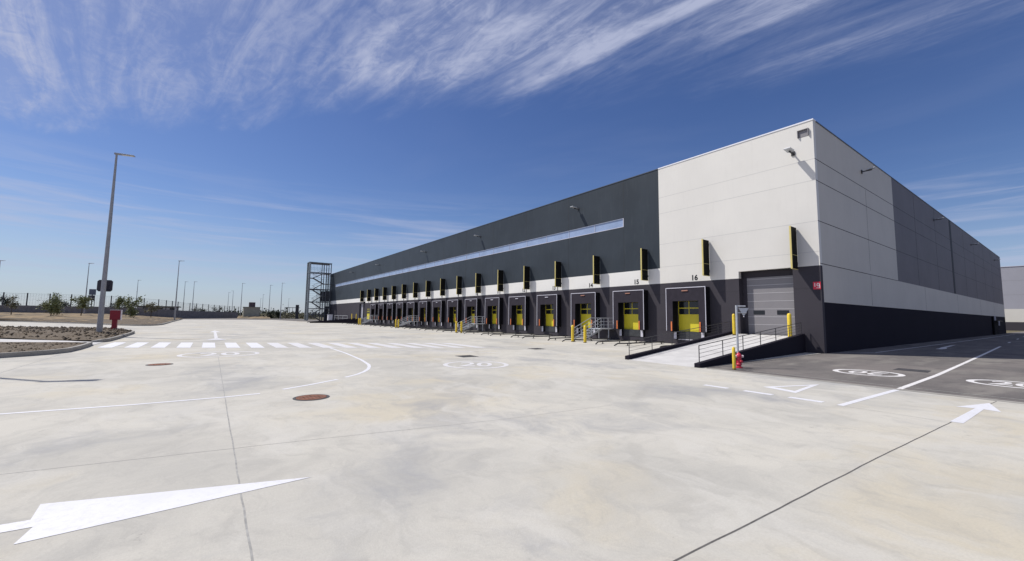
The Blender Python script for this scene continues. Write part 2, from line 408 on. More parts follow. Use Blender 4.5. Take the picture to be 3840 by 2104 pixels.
mb = MB(); strip(mb, [(1.44, 10.81), (2.1, 11.2), (2.83, 11.73)], .11, Z); mk(mb, 'edge_line')
# zebra
for i in range(17):
    x = -4.25+1.005*i; y = 27.7-.515*i if i < 14 else 27.7-.515*13-.45*(i-13)
    mk(MB().face([(x, y, .0055), (x+.55, y-.28, .0055), (x+.55, y+4.1, .0055), (x, y+4.4, .0055)]), 'zebra_stripe', M['paint'] if i < 7 else M['paint_worn'])
mb = MB(); strip(mb, [(-4.5, 33.1), (-1.6, 31.95), (1.5, 30.9), (3.2, 29.9), (9, 27.3)], .07, Z); mk(mb, 'grey_line', M['joint_pale'])  # thin grey line just beyond the zebra stripes
mb = MB(); strip(mb, [(5.1, 23.2), (9.0, 21.2), (13.0, 19.1)], .14, Z); mk(mb, 'edge_line', M['paint_worn'])
mb = MB(); strip(mb, [(7.6, 20.1), (8.7, 19.2), (10.3, 17.7), (11.2, 16.3)], .11, Z); mk(mb, 'edge_line', M['paint_worn'])
mb = MB(); strip(mb, [(8.3, 19.1), (10.6, 17.3)], .09, Z); mk(mb, 'edge_line', M['paint_worn'])
# straight arrow beyond the zebra
mk(MB().face([(.34, 35.0, Z), (.54, 35.0, Z), (.56, 46, Z), (.9, 46, Z), (.48, 51, Z), (.05, 46, Z), (.36, 46, Z)]), 'arrow_marking', M['paint_worn'])
mk(MB().face([(-.15, 32.9, Z), (1.0, 32.4, Z), (.5, 35.4, Z)]), 'yield_marking', M['paint_worn'])
def circle_mark(cx_, cy_, rad, rotz, m, parent, z=Z, rx=1.0):
    rm = Matrix.Rotation(rotz, 4, 'Z'); mb = MB(); n = 44
    for k in range(n):
        a, b = 2*math.pi*k/n, 2*math.pi*(k+1)/n
        q = [(rad*math.cos(a)*rx, rad*math.sin(a)), (rad*math.cos(b)*rx, rad*math.sin(b)), ((rad-.16)*math.cos(b)*rx, (rad-.16)*math.sin(b)), ((rad-.16)*math.cos(a)*rx, (rad-.16)*math.sin(a))]
        q = [rm @ Vector((p[0], p[1], 0)) for p in q]
        mb.face([(cx_+p.x, cy_+p.y, z) for p in q])
    r_ = mb.build('speed_limit_ring', m, parent)
    t = Matrix.Translation((cx_, cy_, z)) @ rm @ Matrix.Diagonal((.88, 1.25, 1, 1))
    textmesh('20', rad*1.15, 'speed_limit_digits', m, parent, t, .02, .001)
circle_mark(.44, 21.35, 1.42, 0, M['paint_worn'], yard)
circle_mark(7.75, 12.85, 1.16, R(-33), M['paint_worn'], yard)
circle_mark(17.75, 4.42, .92, R(90), M['paint_asphalt'], road, .008)
circle_mark(18.2, 1.33, .92, R(-90), M['paint_asphalt'], road, .008)
# joints
def joint(pts, w=.018, m='joint_pale'):
    L_ = sum((Vector(b)-Vector(a)).length for a, b in zip(pts, pts[1:]))
    pts = [(p.x+rnd.uniform(-.004, .004), p.y+rnd.uniform(-.004, .004)) for p in resample([(a, b, 0) for a, b in pts], max(8, int(L_*4)))]
    mb = MB(); strip(mb, pts, w, 0.0015); mb.build('expansion_joint', M[m], yard)
joint([(.33, -8), (.34, 3.5), (.36, 19.9)], .016)
joint([(2.0, 1.86), (2.77, 1.82), (4.22, 1.76), (6.78, 1.67), (10.3, 1.5), (14.0, 1.3)], .016, 'joint')
joint([(.34, 1.95), (2.0, 1.86)], .016, 'joint')
joint([(-4.49, 12), (-4.55, 17.5), (-4.64, 22.1), (-4.7, 24)], .025)
joint([(-6, 7.45), (-1.67, 6.75), (1, 6.35), (3.98, 5.83), (6.5, 5.6)], .007)
joint([(10.35, 1.6), (10.4, 3.0)], .010)
# right-hand markings
mb = MB(); strip(mb, [(10.4, 3.06), (14.25, 2.93)], .12, Z); mk(mb, 'lane_line')
mb = MB(); strip(mb, [(14.25, 2.93), (19, 2.98), (26, 3.2), (34.8, 3.49), (46.5, 3.9)], .12, .008); mk(mb, 'lane_line', M['paint_asphalt'], road)
for a, b in (((55.5, 4.2), (58.2, 4.28)), ((69, 4.6), (72, 4.7)), ((83, 5), (86, 5.1))):
    mb = MB(); strip(mb, [a, b], .12, .008); mk(mb, 'lane_line', M['paint_asphalt'], road)
mb = MB(); strip(mb, [(27.6, 8.0), (28.4, 7.3), (29.5, 7.0)], .09, .008); mk(mb, 'edge_line', M['paint_asphalt'], road)
mb = MB(); strip(mb, [(29.4, 6.95), (45, 6.85), (62, 6.8), (100, 6.8)], .09, .008); mk(mb, 'edge_line', M['paint_asphalt'], road)
# yield triangle outline (with apex toward the driver) and dashes
tri = [Vector((11.55, 5.0)), Vector((11.25, 4.15)), Vector((13.35, 4.35))]
cen = sum(tri, Vector((0, 0)))/3; inn = [cen+(t_-cen)*.62 for t_ in tri]; mb = MB()
for k in range(3):
    a, b = tri[k], tri[(k+1) % 3]; c, d = inn[(k+1) % 3], inn[k]
    mb.face([(*a, Z), (*b, Z), (*c, Z), (*d, Z)])
mk(mb, 'yield_marking')
for y0, y1 in ((5.98, 5.36), (4.98, 4.35), (4.02, 3.38)):
    mk(MB().face([(10.42, y0, Z), (10.42, y1, Z), (10.62, y1, Z), (10.62, y0, Z)]), 'give_way_dash')
mk(MB().face([(10.42, 1.52, Z), (10.42, 1.36, Z), (12.45, 1.33, Z), (12.38, 1.10, Z), (13.52, 1.36, Z), (12.33, 1.70, Z), (12.45, 1.45, Z)]), 'arrow_marking')
mk(MB().face([(37.4, 5.55, .008), (38.6, 5.5, .008), (40.2, 5.75, .008), (44, 5.95, .008), (45.6, 6.0, .008), (44, 6.1, .008), (40, 5.98, .008), (38.5, 5.85, .008), (37.4, 5.85, .008)]), 'turn_arrow_marking', M['paint_asphalt'], road)
mk(MB().face([(19.7, 4.2, .0085), (19.65, 3.3, .0085), (20.55, 3.35, .0085), (20.6, 4.22, .0085)]), 'asphalt_patch', M['patch'], road)
# manhole covers and drains (things)
def cover(x, y, r_, m, label, cat='manhole cover', name='manhole_cover', group='round covers set in the yard'):
    o = MB().lathe((x, y, 0), [(r_*.9, .004), (r_*.9, .010), (r_*.84, .013), (r_*.80, .009), (r_*.55, .011), (r_*.5, .008), (r_*.2, .011), (.01, .011)], 32)
    for a in range(-3, 4):
        for b in range(-3, 4):
            if a*a+b*b < 10: o.box((x+a*r_*.22-.012, y+b*r_*.22-.012, .008), (x+a*r_*.22+.012, y+b*r_*.22+.012, .0125))
    o = o.build(name, M[m]); tag(o, label, cat, group)
    MB().lathe((x, y, 0), [(r_*1.08, .0), (r_*1.08, .006), (r_*.93, .007), (r_*.915, .003), (.01, .003)], 32).build('frame', M['iron'], o)
cover(-1.24, 17.97, .33, 'rust', 'rusty round manhole cover in front of the zebra crossing, the farther of the two')
cover(1.79, 9.46, .32, 'rust', 'rusty round manhole cover beside the curved white line, the nearer of the two')
def grate(x, y, w, d, label):
    o = MB().box((x-w/2, y-d/2, .0), (x+w/2, y+d/2, .006))
    for k in range(8):
        xx = x-w/2+(k+.5)*w/8; o.box((xx-.012, y-d/2+.03, .006), (xx+.012, y+d/2-.03, .014))
    tag(o.build('drain_grate', M['iron']), label, 'drain grate', 'drain grates set in the yard')
grate(9.0, 15.7, .75, .75, 'dark square drain grate just behind the right-hand speed limit circle')
grate(14.4, 17.6, .7, .7, 'small dark drain grate in the apron in front of the docks')
# ---------------------------------------------------------------- kerbs and beds
def kerb(pts, name_lbl, w=.15, h=.18):
    pts = [Vector((p[0], p[1])) for p in pts]; mb = MB(); L_ = []; R_ = []
    for i, p in enumerate(pts):
        d = (pts[min(i+1, len(pts)-1)]-pts[max(i-1, 0)]).normalized(); nn = Vector((-d.y, d.x))
        L_.append(p+nn*w); R_.append(p)
    for i in range(len(pts)-1):
        hs = [h if 0 < j < len(pts)-1 else h*.55 for j in (i, i+1)]
        mb.hexa([(*R_[i], -.01), (*R_[i+1], -.01), (*L_[i+1], -.01), (*L_[i], -.01)], [(*R_[i], hs[0]), (*R_[i+1], hs[1]), (*L_[i+1], hs[1]), (*L_[i], hs[0])])
    o = mb.build('kerb', M['kerb'], bevel=.012); struct(o); return o
kerb([(-13, 16.6), (-9, 20.1), (-7.4, 21.6), (-6.05, 22.95), (-5.4, 23.55), (-5.0, 24.05), (-4.66, 24.95), (-4.6, 26.5), (-4.63, 28.0), (-4.72, 29.6), (-4.85, 30.3)], '')
kerb([(-5.15, 32.2), (-4.75, 32.5), (-4.60, 33.1), (-4.58, 36), (-4.66, 40), (-4.75, 43.5), (-4.95, 46.3), (-5.35, 47.6)], '')
K3 = [(-45, 133), (-27.05, 101.8), (-15.24, 83.6), (-9.2, 72.2), (-7.8, 70.4), (-6.9, 69.9), (-6.1, 70.2), (-5.5, 71.8), (-5.25, 76), (-5.3, 84), (-5.5, 96.4), (-5.55, 125), (-5.6, 137)]
kerb(K3, '', .2, .17)
# bed 1 (nearest), path, bed 2
struct(loft(resample([(-13, 16.8, .12), (-7.5, 21.75, .12), (-6.1, 23.15, .12), (-5.1, 24.15, .12), (-4.8, 25, .12), (-4.76, 28, .12), (-4.98, 30.2, .1)], 40),
     resample([(-22, 38, .12), (-16, 36.3, .12), (-9, 32.6, .12), (-6.5, 31.2, .12), (-5.1, 30.4, .1)], 40), 22, lambda t: t, .035, 'planting_bed', M['gravel']))
struct(loft([Vector(p) for p in ((-24, 40.9, .15), (-16, 36.3, .15), (-8.6, 32.2, .13), (-6, 30.8, .08), (-4.75, 30.2, .012))], [Vector(p) for p in ((-24, 45.3, .15), (-17, 40.7, .15), (-9.3, 35.6, .13), (-6.4, 33.6, .08), (-4.75, 32.5, .012))], 3, lambda t: t, 0, 'footpath', M['ramp_concrete']))
b2f = resample([(-24, 45.2, .13), (-17, 40.6, .13), (-9.3, 35.5, .13), (-5.3, 32.6, .12), (-4.78, 33.2, .12), (-4.76, 36, .12), (-4.86, 42, .12), (-5.1, 46.2, .12)], 60)
b2b = resample([(-40, 84, .12), (-30, 72, .12), (-20, 61, .12), (-13, 54, .12), (-8, 49.5, .12), (-5.6, 47.5, .12)], 60)
bed2 = loft(b2f, b2b, 30, lambda t: t, .06, 'planting_bed', M['gravel'])
for v_ in bed2.data.vertices:
    x, y, z = v_.co
    v_.co.z += .20*max(0, min(1, (-4.9-x)/1.6))*max(0, min(1, (y-34)/4))
struct(bed2)
# bed 3 with the rising bank up to the wall
wall_top = [(-60, 134, 2.8), (-38.86, 136.9, 2.88), (-36.94, 138, 2.89), (-22.6, 140, 2.92), (-17.8, 141.5, 2.85), (-11, 146.5, 2.64), (-6.5, 159.4, 2.35), (8.6, 189, 2.18)]
f3 = resample([(p[0], p[1]+.1, .14) for p in K3[:-1]] + [(-5.7, 137, .14)], 80)
f3 = [Vector((p.x-.22 if p.y > 71 and p.x > -6.4 else p.x, p.y, p.z)) for p in f3]
b3 = resample([(-75, 134, 1.3), (-38, 137, 1.35), (-22.6, 140, 1.3), (-17.8, 141.4, 1.05), (-11, 146, .55), (-6.6, 158, .15)], 80)
struct(loft(f3, b3, 26, lambda t: t**.75, .07, 'planting_bank', M['soil']))
# bank's gravelly foot
struct(loft([Vector((p.x, p.y, p.z+.03)) for p in f3], [Vector((a.x*.78+b.x*.22, a.y*.78+b.y*.22, a.z+(b.z-a.z)*(.22**.75)+.05)) for a, b in zip(f3, b3)], 8, lambda t: t**.75, .08, 'gravel_verge', M['gravel']))

# ================================================================== WAREHOUSE
WH = thing('warehouse', 'long white and dark grey logistics warehouse with sixteen numbered loading docks', 'warehouse', (KX, KY, 0))
def LB(mb, s0, s1, z0, z1, off=0.0, th=.3):
    """box on the dock facade: s along the wall, off = how far it stands proud"""
    return mb.box((KX-off, KY+s0, z0), (KX-off+th, KY+s1, z1))
def RB(mb, s0, s1, z0, z1, off=0.0, th=.3):
    return mb.box((KX+s0, KY-off, z0), (KX+s1, KY-off+th, z1))
LEN, WID = 112.0, 80.7
PITCHD = 4.68
docks = [(k, 7.47+PITCHD*(16-k)) for k in range(16, 0, -1)]
# dock facade -----------------------------------------------------
mb = MB()
LB(mb, 0, 1.3, 0, 4.63)                                   # corner pier
LB(mb, 4.22, LEN, 0, .86)
edges = [4.22]
for k, c in docks: edges += [c-.93, c+.93]
edges += [81.0]
for i in range(0, len(edges), 2): LB(mb, edges[i], edges[i+1], .86, 2.98)
LB(mb, 4.22, 81.0, 2.98, 4.21)
LB(mb, 84.0, LEN, .86, 4.45); LB(mb, 81.0, 84.0, 4.1, 4.45)
mb.box((KX+.3, KY+1.0, 0), (KX+.9, KY+1.3, 4.63)); mb.box((KX+.3, KY+4.22, 0), (KX+.9, KY+4.5, 4.63))
mb.box((KX+.55, KY+1.3, 4.24), (KX+.85, KY+4.22, 4.63)); mb.box((KX+.3, KY+1.0, 4.63), (KX+.9, KY+4.5, 4.9))
LW = mb.build('lower_wall', M['charcoal'], WH)
mb = MB(); LB(mb, 0, 9.7, 4.63, HB-.02); LB(mb, 4.22, 9.7, 4.21, 4.63)
WW = mb.build('white_wall', M['white'], WH)
mb = MB(); LB(mb, 9.7, 79.8, 4.21, 5.31); LB(mb, 79.8, LEN, 4.45, 5.31)
mb.build('white_band', M['band_white'], WH)
mb = MB(); LB(mb, 9.7, 12.9, 5.31, HB-.02); LB(mb, 12.9, 106.2, 5.31, 8.88); LB(mb, 12.9, 106.2, 9.58, HB-.02); LB(mb, 106.2, LEN, 5.31, HB-.02)
DC = mb.build('dark_cladding', M['dark'], WH)
mb = MB(); LB(mb, 12.95, 106.15, 8.93, 9.55, -.05, .2)
wb = mb.build('window_band', M['glass_sky'], WH)
mb = MB(); LB(mb, 12.9, 106.2, 8.88, 8.92, .012, .2); LB(mb, 12.9, 12.96, 8.93, 9.58, .012, .1); LB(mb, 106.14, 106.2, 8.93, 9.58, .012, .1)
mb.build('window_frame', M['trim'], wb)
mb = MB(); LB(mb, 12.96, 106.14, 9.55, 9.58, .01, .1)
s = 16.0
while s < 105: LB(mb, s-.04, s+.04, 8.93, 9.55, -.03, .05); s += 3.13
mb.build('window_mullion', M['mullion'], wb)
# seams
mb = MB()
for z in (10.45, 9.27, 7.02, 5.37): LB(mb, .0, 9.7, z, z+.025, .003, .01)
merge(WW, mb, M['seam_white'])
mb = MB(); s = 12.9
while s < LEN-1:
    LB(mb, s-.015, s+.015, 5.31, 8.87, .003, .01); LB(mb, s-.015, s+.015, 9.59, HB-.05, .003, .01); s += 6.27
merge(DC, mb, M['seam_dark'])
mb = MB(); LB(mb, .02, 1.28, 3.42, 3.44, .003, .01); LB(mb, 4.24, 5.7, 3.42, 3.44, .003, .01); LB(mb, 84, LEN, 2.3, 2.325, .003, .01)
for k, c in docks[:-1]:
    LB(mb, c+1.5, c+3.1, .93, .95, .003, .01); LB(mb, c+1.5, c+3.1, 3.42, 3.44, .003, .01)
merge(LW, mb, M['seam_char'])
# right facade ------------------------------------------------------
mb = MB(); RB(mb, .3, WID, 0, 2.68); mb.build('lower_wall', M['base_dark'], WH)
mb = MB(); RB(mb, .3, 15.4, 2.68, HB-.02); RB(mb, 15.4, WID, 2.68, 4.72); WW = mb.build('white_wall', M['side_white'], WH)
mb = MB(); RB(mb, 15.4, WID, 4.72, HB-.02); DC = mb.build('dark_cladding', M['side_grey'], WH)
mb = MB()
for z in (10.45, 9.25, 7.02): RB(mb, .0, 15.4, z, z+.035, .004, .01)
RB(mb, 0, 15.4, 4.72, 4.755, .004, .01)
for s0, z0, z1 in ((8.7, 5, 10.4), (8.7, 2.7, 4.7), (24, 2.7, 4.7), (39, 2.7, 4.7), (55, 2.7, 4.7), (68, 2.7, 4.7)): RB(mb, s0, s0+.02, z0, z1, .004, .01)
merge(WW, mb, M['seam_char'])
mb = MB()
for z in (10.45, 9.25, 7.02): RB(mb, 15.4, WID, z, z+.03, .004, .01)
for s0 in (22, 30, 37.6, 45.5, 53, 61, 69): RB(mb, s0, s0+.05, 4.75, HB-.05, .004, .01)
RB(mb, 37.4, 38.3, 4.75, HB-.05, .012, .02)
merge(DC, mb, M['seam_dark'])
# far walls and roof
mb = MB().box((KX+WID-.3, KY+.3, 0), (KX+WID, KY+LEN, HB-.02)).box((KX+.3, KY+LEN-.3, 0), (KX+WID-.3, KY+LEN, HB-.02))
mb.build('rear_wall', M['dark'], WH)
MB().box((KX+.3, KY+.3, HB-.5), (KX+WID-.3, KY+LEN-.3, HB-.3)).build('roof', M['grey_light'], WH)
mb = MB(); LB(mb, -.03, 9.7, HB-.02, HB+.05, .03, .4); mb.build('coping', M['coping'], WH)
mb = MB(); LB(mb, 9.7, LEN, HB-.02, HB+.04, .03, .4); RB(mb, .37, WID, HB-.02, HB+.04, .03, .4); mb.build('coping', M['coping_dark'], WH)
mb = MB(); LB(mb, .24, .70, 11.82, 12.2, .012, .02); LB(mb, .24, .70, 12.2, 12.24, .10, .12); LB(mb, .20, .24, 11.82, 12.24, .10, .12); LB(mb, .70, .74, 11.82, 12.24, .10, .12)
mb.build('overflow_outlet', M['door_grey'], WH, bevel=.01)
# corner fire sign
fs = MB().box((KX-.02, KY+.02, 3.36), (KX-.003, KY+.36, 3.76)).build('fire_hose_sign', M['sign_red'], WH)
mb = MB()
for k in range(14):   # hose reel ring
    a, b = 2*math.pi*k/14, 2*math.pi*(k+1)/14
    mb.face([(KX-.024, KY+.13+.075*math.cos(a), 3.60+.095*math.sin(a)), (KX-.024, KY+.13+.075*math.cos(b), 3.60+.095*math.sin(b)), (KX-.024, KY+.13+.035*math.cos(b), 3.60+.045*math.sin(b)), (KX-.024, KY+.13+.035*math.cos(a), 3.60+.045*math.sin(a))])
mb.box((KX-.025, KY+.26, 3.50), (KX-.0205, KY+.30, 3.70)); mb.box((KX-.025, KY+.06, 3.42), (KX-.0205, KY+.22, 3.45)); mb.box((KX-.025, KY+.05, 3.44), (KX-.0205, KY+.08, 3.56))
mb.build('sign_symbol', M['pinkwhite'], fs)
# big ramp door -------------------------------------------------------
dr = MB().box((KX+.5, KY+1.3, .86), (KX+.56, KY+4.22, 4.24)).build('sectional_door', M['door_grey'], WH)
mb = MB()
for z in (1.42, 1.88, 2.34, 2.80, 3.28, 3.76, 4.12): mb.box((KX+.492, KY+1.32, z), (KX+.4995, KY+3.98, z+.022))
mb.build('section_line', M['door_grey_line'], dr)
for s0 in (1.75, 3.03):
    MB().box((KX+.485, KY+s0, 2.02), (KX+.4985, KY+s0+.62, 2.27)).build('door_window', M['glass_dark'], dr, bevel=.02)
mb = MB().box((KX+.47, KY+3.98, .86), (KX+.5, KY+4.2, 4.24)).build('door_frame', M['charcoal'], dr)
# far ramp door
dr2 = MB().box((KX+.35, KY+81.0, .86), (KX+.4, KY+84.0, 4.1)).build('sectional_door', M['grey_light'], WH)
MB().box((KX+.4, KY+81.0, .86), (KX+.5, KY+84, 4.4)).build('door_frame', M['charcoal'], dr2)
# docks ------------------------------------------------------------------
def panes(c, par, z0=1.98, z1=2.9, xo=.034):
    m1 = MB()
    m1.box((KX+xo, KY+c-.75, z0), (KX+xo+.01, KY+c+.75, z1))
    return m1.build('door_glazing', M['glass_dark'], par)
def dock(k, c, shelter=True):
    DX = .10 if shelter else .0; o_ = .14 if shelter else 0
    d = MB().box((KX+.05+DX, KY+c-.93, .86), (KX+.10+DX, KY+c+.93, 2.98)).build('dock_door', M['door_yellow'], WH)
    c0 = c; c = c+o_; g_ = panes(c, d, xo=.034+DX)
    m2 = MB()
    x0, x1 = KX+.018+DX, KX+.036+DX
    for y_ in (-.79, -.02, .75): m2.box((x0, KY+c+y_-.005, 2.02), (x1, KY+c+y_+.042, 2.9))
    m2.box((x0, KY+c-.745, 2.41), (x1, KY+c-.025, 2.47)); m2.box((x0, KY+c+.022, 2.41), (x1, KY+c+.745, 2.47))
    m2.box((x0, KY+c-.79, 1.97), (x1, KY+c+.79, 2.02)); m2.box((x0, KY+c-.79, 2.9), (x1, KY+c+.79, 2.94))
    m2.build('glazing_bar', M['door_yellow'], d); c = c0
    if shelter:
        p = .54; m = MB(); yc = KY+c
        m.box((KX-p, yc+.93, .86), (KX-.003, yc+1.40, 3.78)); m.box((KX-p, yc-1.40, .86), (KX-.003, yc-.93, 3.78)); m.box((KX-p, yc-.93, 2.9), (KX-.003, yc+.93, 3.78))
        sh = m.build('dock_shelter', M['rubber_and_shade'], WH)  # sides blackened so their shade sits in the colour
        m = MB(); xq = KX-p-.012; m.box((xq, yc+.93, .87), (KX-p-.001, yc+1.38, 3.76)); m.box((xq, yc-1.38, .87), (KX-p-.001, yc-.93, 3.76)); m.box((xq, yc-.93, 2.9), (KX-p-.001, yc+.93, 3.76))
        m.build('front_curtain', M['curtain'], sh)
        m = MB(); xf = KX-p-.012
        m.box((xf-.02, yc-1.43, 3.76), (xf-.003, yc+1.43, 3.81)); m.box((xf-.02, yc+1.385, .9), (xf-.003, yc+1.43, 3.76)); m.box((xf-.02, yc-1.43, .9), (xf-.003, yc-1.385, 3.76))
        m.build('shelter_trim', M['trim'], sh)
        for y_ in (1.02, -1.02): MB().box((xf-.045, yc+y_-.045, .89), (xf-.003, yc+y_+.045, 1.52)).build('guide_marker', M['orange'], sh, bevel=.01)
        MB().box((xf-.05, yc-.22, 3.54), (xf-.003, yc+.22, 3.61)).build('dock_light', M['dock_lamp'] if k >= 14 else M['trim'], sh, bevel=.01)
    # leveller pit, lip and bumpers
    MB().box((KX-.02, KY+c-.93, .80), (KX+.05+DX, KY+c+.93, .86)).build('dock_sill', M['leveller'], WH) if shelter else None
    lv = MB().box((KX-.03, KY+c-.80, .36), (KX-.004, KY+c+.80, .797)).build('dock_leveller', M['leveller'], WH)
    if k == 16: MB().box((KX-.05, KY+c-.86, .30), (KX-.004, KY+c+.86, .345)).build('leveller_sill', M['trim'], lv)
    for y_ in (.98, -.98):
        MB().box((KX-.22, KY+c+y_-.10, .34), (KX-.004, KY+c+y_+.10, .845)).build('dock_bumper', M['rubber_and_shade'], WH, bevel=.01)
        bb = MB().box((KX-.235, KY+c+y_-.10, .36), (KX-.2205, KY+c+y_+.10, .84)).build('bumper_plate', M['trim'], WH)
    w_ = Matrix(((0, 0, -1, KX-.004), (-1, 0, 0, KY+c-.38), (0, 1, 0, 4.44), (0, 0, 0, 1)))
    if k > 0: textmesh(str(k), .48, 'dock_number', M['black'], WH, w_, .018, .003)
for k, c in docks: dock(k, c, k > 1)
# divider fins
def fin(s0, foot=True, z0=4.5, z1=6.8, b=.75):
    y_ = KY+s0
    f = MB().box((KX-b, y_-.035, z0), (KX-.05, y_+.035, z1)).build('divider_fin', M['fin'], WH)
    m = MB().box((KX-b-.05, y_-.042, z0-.02), (KX-b-.002, y_+.042, z1+.02)).box((KX-b, y_-.04, z0-.03), (KX-.05, y_+.04, z0-.003))
    m.box((KX-b+.05, y_-.039, z0+.74), (KX-.06, y_-.0355, z0+.76))
    m.build('fin_edge', M['fin_yellow'], f)
    m = MB()
    for z in (z0+.3, z1-.3): m.box((KX-.05, y_-.02, z), (KX-.001, y_+.02, z+.08))
    m.box((KX-.50, y_-.02, z0-.35), (KX-.44, y_+.02, z0-.03)) if foot else None
    m.build('fin_bracket', M['steel_dark'], f)
fin(1.05, False)
for k in range(16, -1, -1): fin(6.04+PITCHD*(16-k), k < 14 and k > 0)
# floodlights
def flood(side, s0, z):
    m = MB(); hd = MB()
    if side == 'L':
        m.box((KX-.55, KY+s0-.03, z-.05), (KX-.002, KY+s0+.03, z+.01)); m.box((KX-.05, KY+s0-.09, z-.14), (KX-.002, KY+s0+.09, z+.10))
        hd.hexa([(KX-.85, KY+s0-.17, z+.06), (KX-.30, KY+s0-.17, z+.00), (KX-.30, KY+s0+.17, z+.00), (KX-.85, KY+s0+.17, z+.06)],
                [(KX-.85, KY+s0-.17, z+.11), (KX-.30, KY+s0-.17, z+.10), (KX-.30, KY+s0+.17, z+.10), (KX-.85, KY+s0+.17, z+.11)])
    else:
        m.box((KX+s0-.03, KY-.55, z-.05), (KX+s0+.03, KY-.002, z+.01)); m.box((KX+s0-.09, KY-.05, z-.14), (KX+s0+.09, KY-.002, z+.10))
        hd.hexa([(KX+s0-.10, KY-.70, z+.06), (KX+s0+.10, KY-.70, z+.06), (KX+s0+.10, KY-.28, z), (KX+s0-.10, KY-.28, z)],
                [(KX+s0-.10, KY-.70, z+.11), (KX+s0+.10, KY-.70, z+.11), (KX+s0+.10, KY-.28, z+.10), (KX+s0-.10, KY-.28, z+.10)])
    a = hd.build('floodlight', M['galv'], WH, bevel=.01); m.build('light_arm', M['steel_dark'], a)
for s0 in (1.0, 17.9, 34.5, 50.3, 71.5, 90): flood('L', s0, 11.35 if s0 > 2 else 11.05)
for s0 in (8.1, 29.8, 51.2, 73.0): flood('R', s0, 11.5)
# right facade door corner
pd = MB().box((KX+65.4, KY-.02, 0), (KX+70.8, KY-.004, 1.95)).build('side_door', M['rubber_and_shade'], WH)
MB().box((KX+65.2, KY-.5, 1.95), (KX+71.0, KY-.004, 2.02)).build('canopy', M['steel_dark'], pd)
MB().tube((KX+65.3, KY-.12, 2.05), (KX+65.3, KY-.12, 2.68), .22, n=10).build('downpipe', M['grey_light'], WH)
MB().box((KX+71.4, KY-.12, 1.3), (KX+71.75, KY-.004, 1.95)).build('wall_lamp', M['trim'], WH)
for s0 in (64.3,): MB().tube((KX+s0, KY-.12, 0), (KX+s0, KY-.12, 2.66), .12, n=8).build('downpipe', M['rubber_and_shade'], WH)
# dark personnel doors on stair landings
for i, s0 in enumerate((14.4, 33.0, 51.6, 70.2)):
    pass
MB().tube((KX-.10, KY+80.75, .1), (KX-.10, KY+80.75, 4.4), .07, n=8).build('downpipe', M['steel_dark'], WH)
for s0 in (19.35+2.34-4.68, 28.7+2.34, 47.4+2.34):
    MB().tube((KX-.09, KY+s0-.5, .05), (KX-.09, KY+s0-.5, .85), .045, n=8).build('downpipe', M['steel_dark'], WH)

# ================================================================== RAMPS
def ramp(name, label, nr0, nr1, fr0, fr1, hgt, rails):
    """near wall runs nr0 -> nr1 (foot -> building), far wall fr0 -> fr1"""
    T = thing(name, label, 'loading ramp', (nr0[0], nr0[1], 0), 'concrete ramps up to the big doors')
    a, b, c, d = [Vector(p) for p in (nr0, nr1, fr0, fr1)]
    th = .20
    da = (b-a).normalized(); na = Vector((-da.y, da.x))
    # deck
    mb = MB(); mb.hexa([(*a, -.05), (*b, -.05), (*d, -.05), (*c, -.05)], [(*(a+na*th), .006), (*(b+na*th), hgt-.02), (*(d-na*th), hgt-.02), (*(c-na*th), .006)])
    mb.build('deck', M['ramp_concrete'], T)
    for p, q, sgn in ((a, b, 1), (c, d, -1)):
        p2, q2 = p+na*th*sgn, q+na*th*sgn
        pts = [(p, p2) if sgn > 0 else (p2, p), (q, q2) if sgn > 0 else (q2, q)]
        (p_a, p_b), (q_a, q_b) = pts
        MB().hexa([(*p_a, -.02), (*q_a, -.02), (*q_b, -.02), (*p_b, -.02)], [(*p_a, .15), (*q_a, hgt+.13), (*q_b, hgt+.13), (*p_b, .15)]).build('side_wall', M['base_dark'], T, bevel=.008)
        if rails:
            mid0 = (p+p2)/2; mid1 = (q+q2)/2; n = 7
            L = (mid1-mid0).length
            for k in range(n):
                t = .015+.965*k/(n-1); pp = mid0.lerp(mid1, t); zb = .15+(hgt-.02)*t
                MB().tube((*pp, zb), (*pp, zb+.60), .017, n=6).build('rail_post', M['steel_dark'], T)
            A = mid0.lerp(mid1, .015); B = mid0.lerp(mid1, .98); za = .15+(hgt-.02)*.015; zb = .15+(hgt-.02)*.98
            m = MB()
            for j, hz in enumerate((.60, .46, .32, .18)):
                m.tube((*A, za+hz), (*B, zb+hz), .016 if j == 0 else .007, n=6)
            m.build('handrail', M['steel_dark'], T)
    return T
ramp('loading_ramp', 'near concrete ramp with black railings leading up to the grey sectional door', (14.0, 8.10), (25.99, 9.02), (14.08, 11.42), (25.99, 13.0), .87, True)
ramp('loading_ramp', 'distant dark sided ramp at the far end of the dock row', (16.2, 91.2), (25.99, 89.4), (16.6, 96.2), (25.99, 94.2), .87, False)

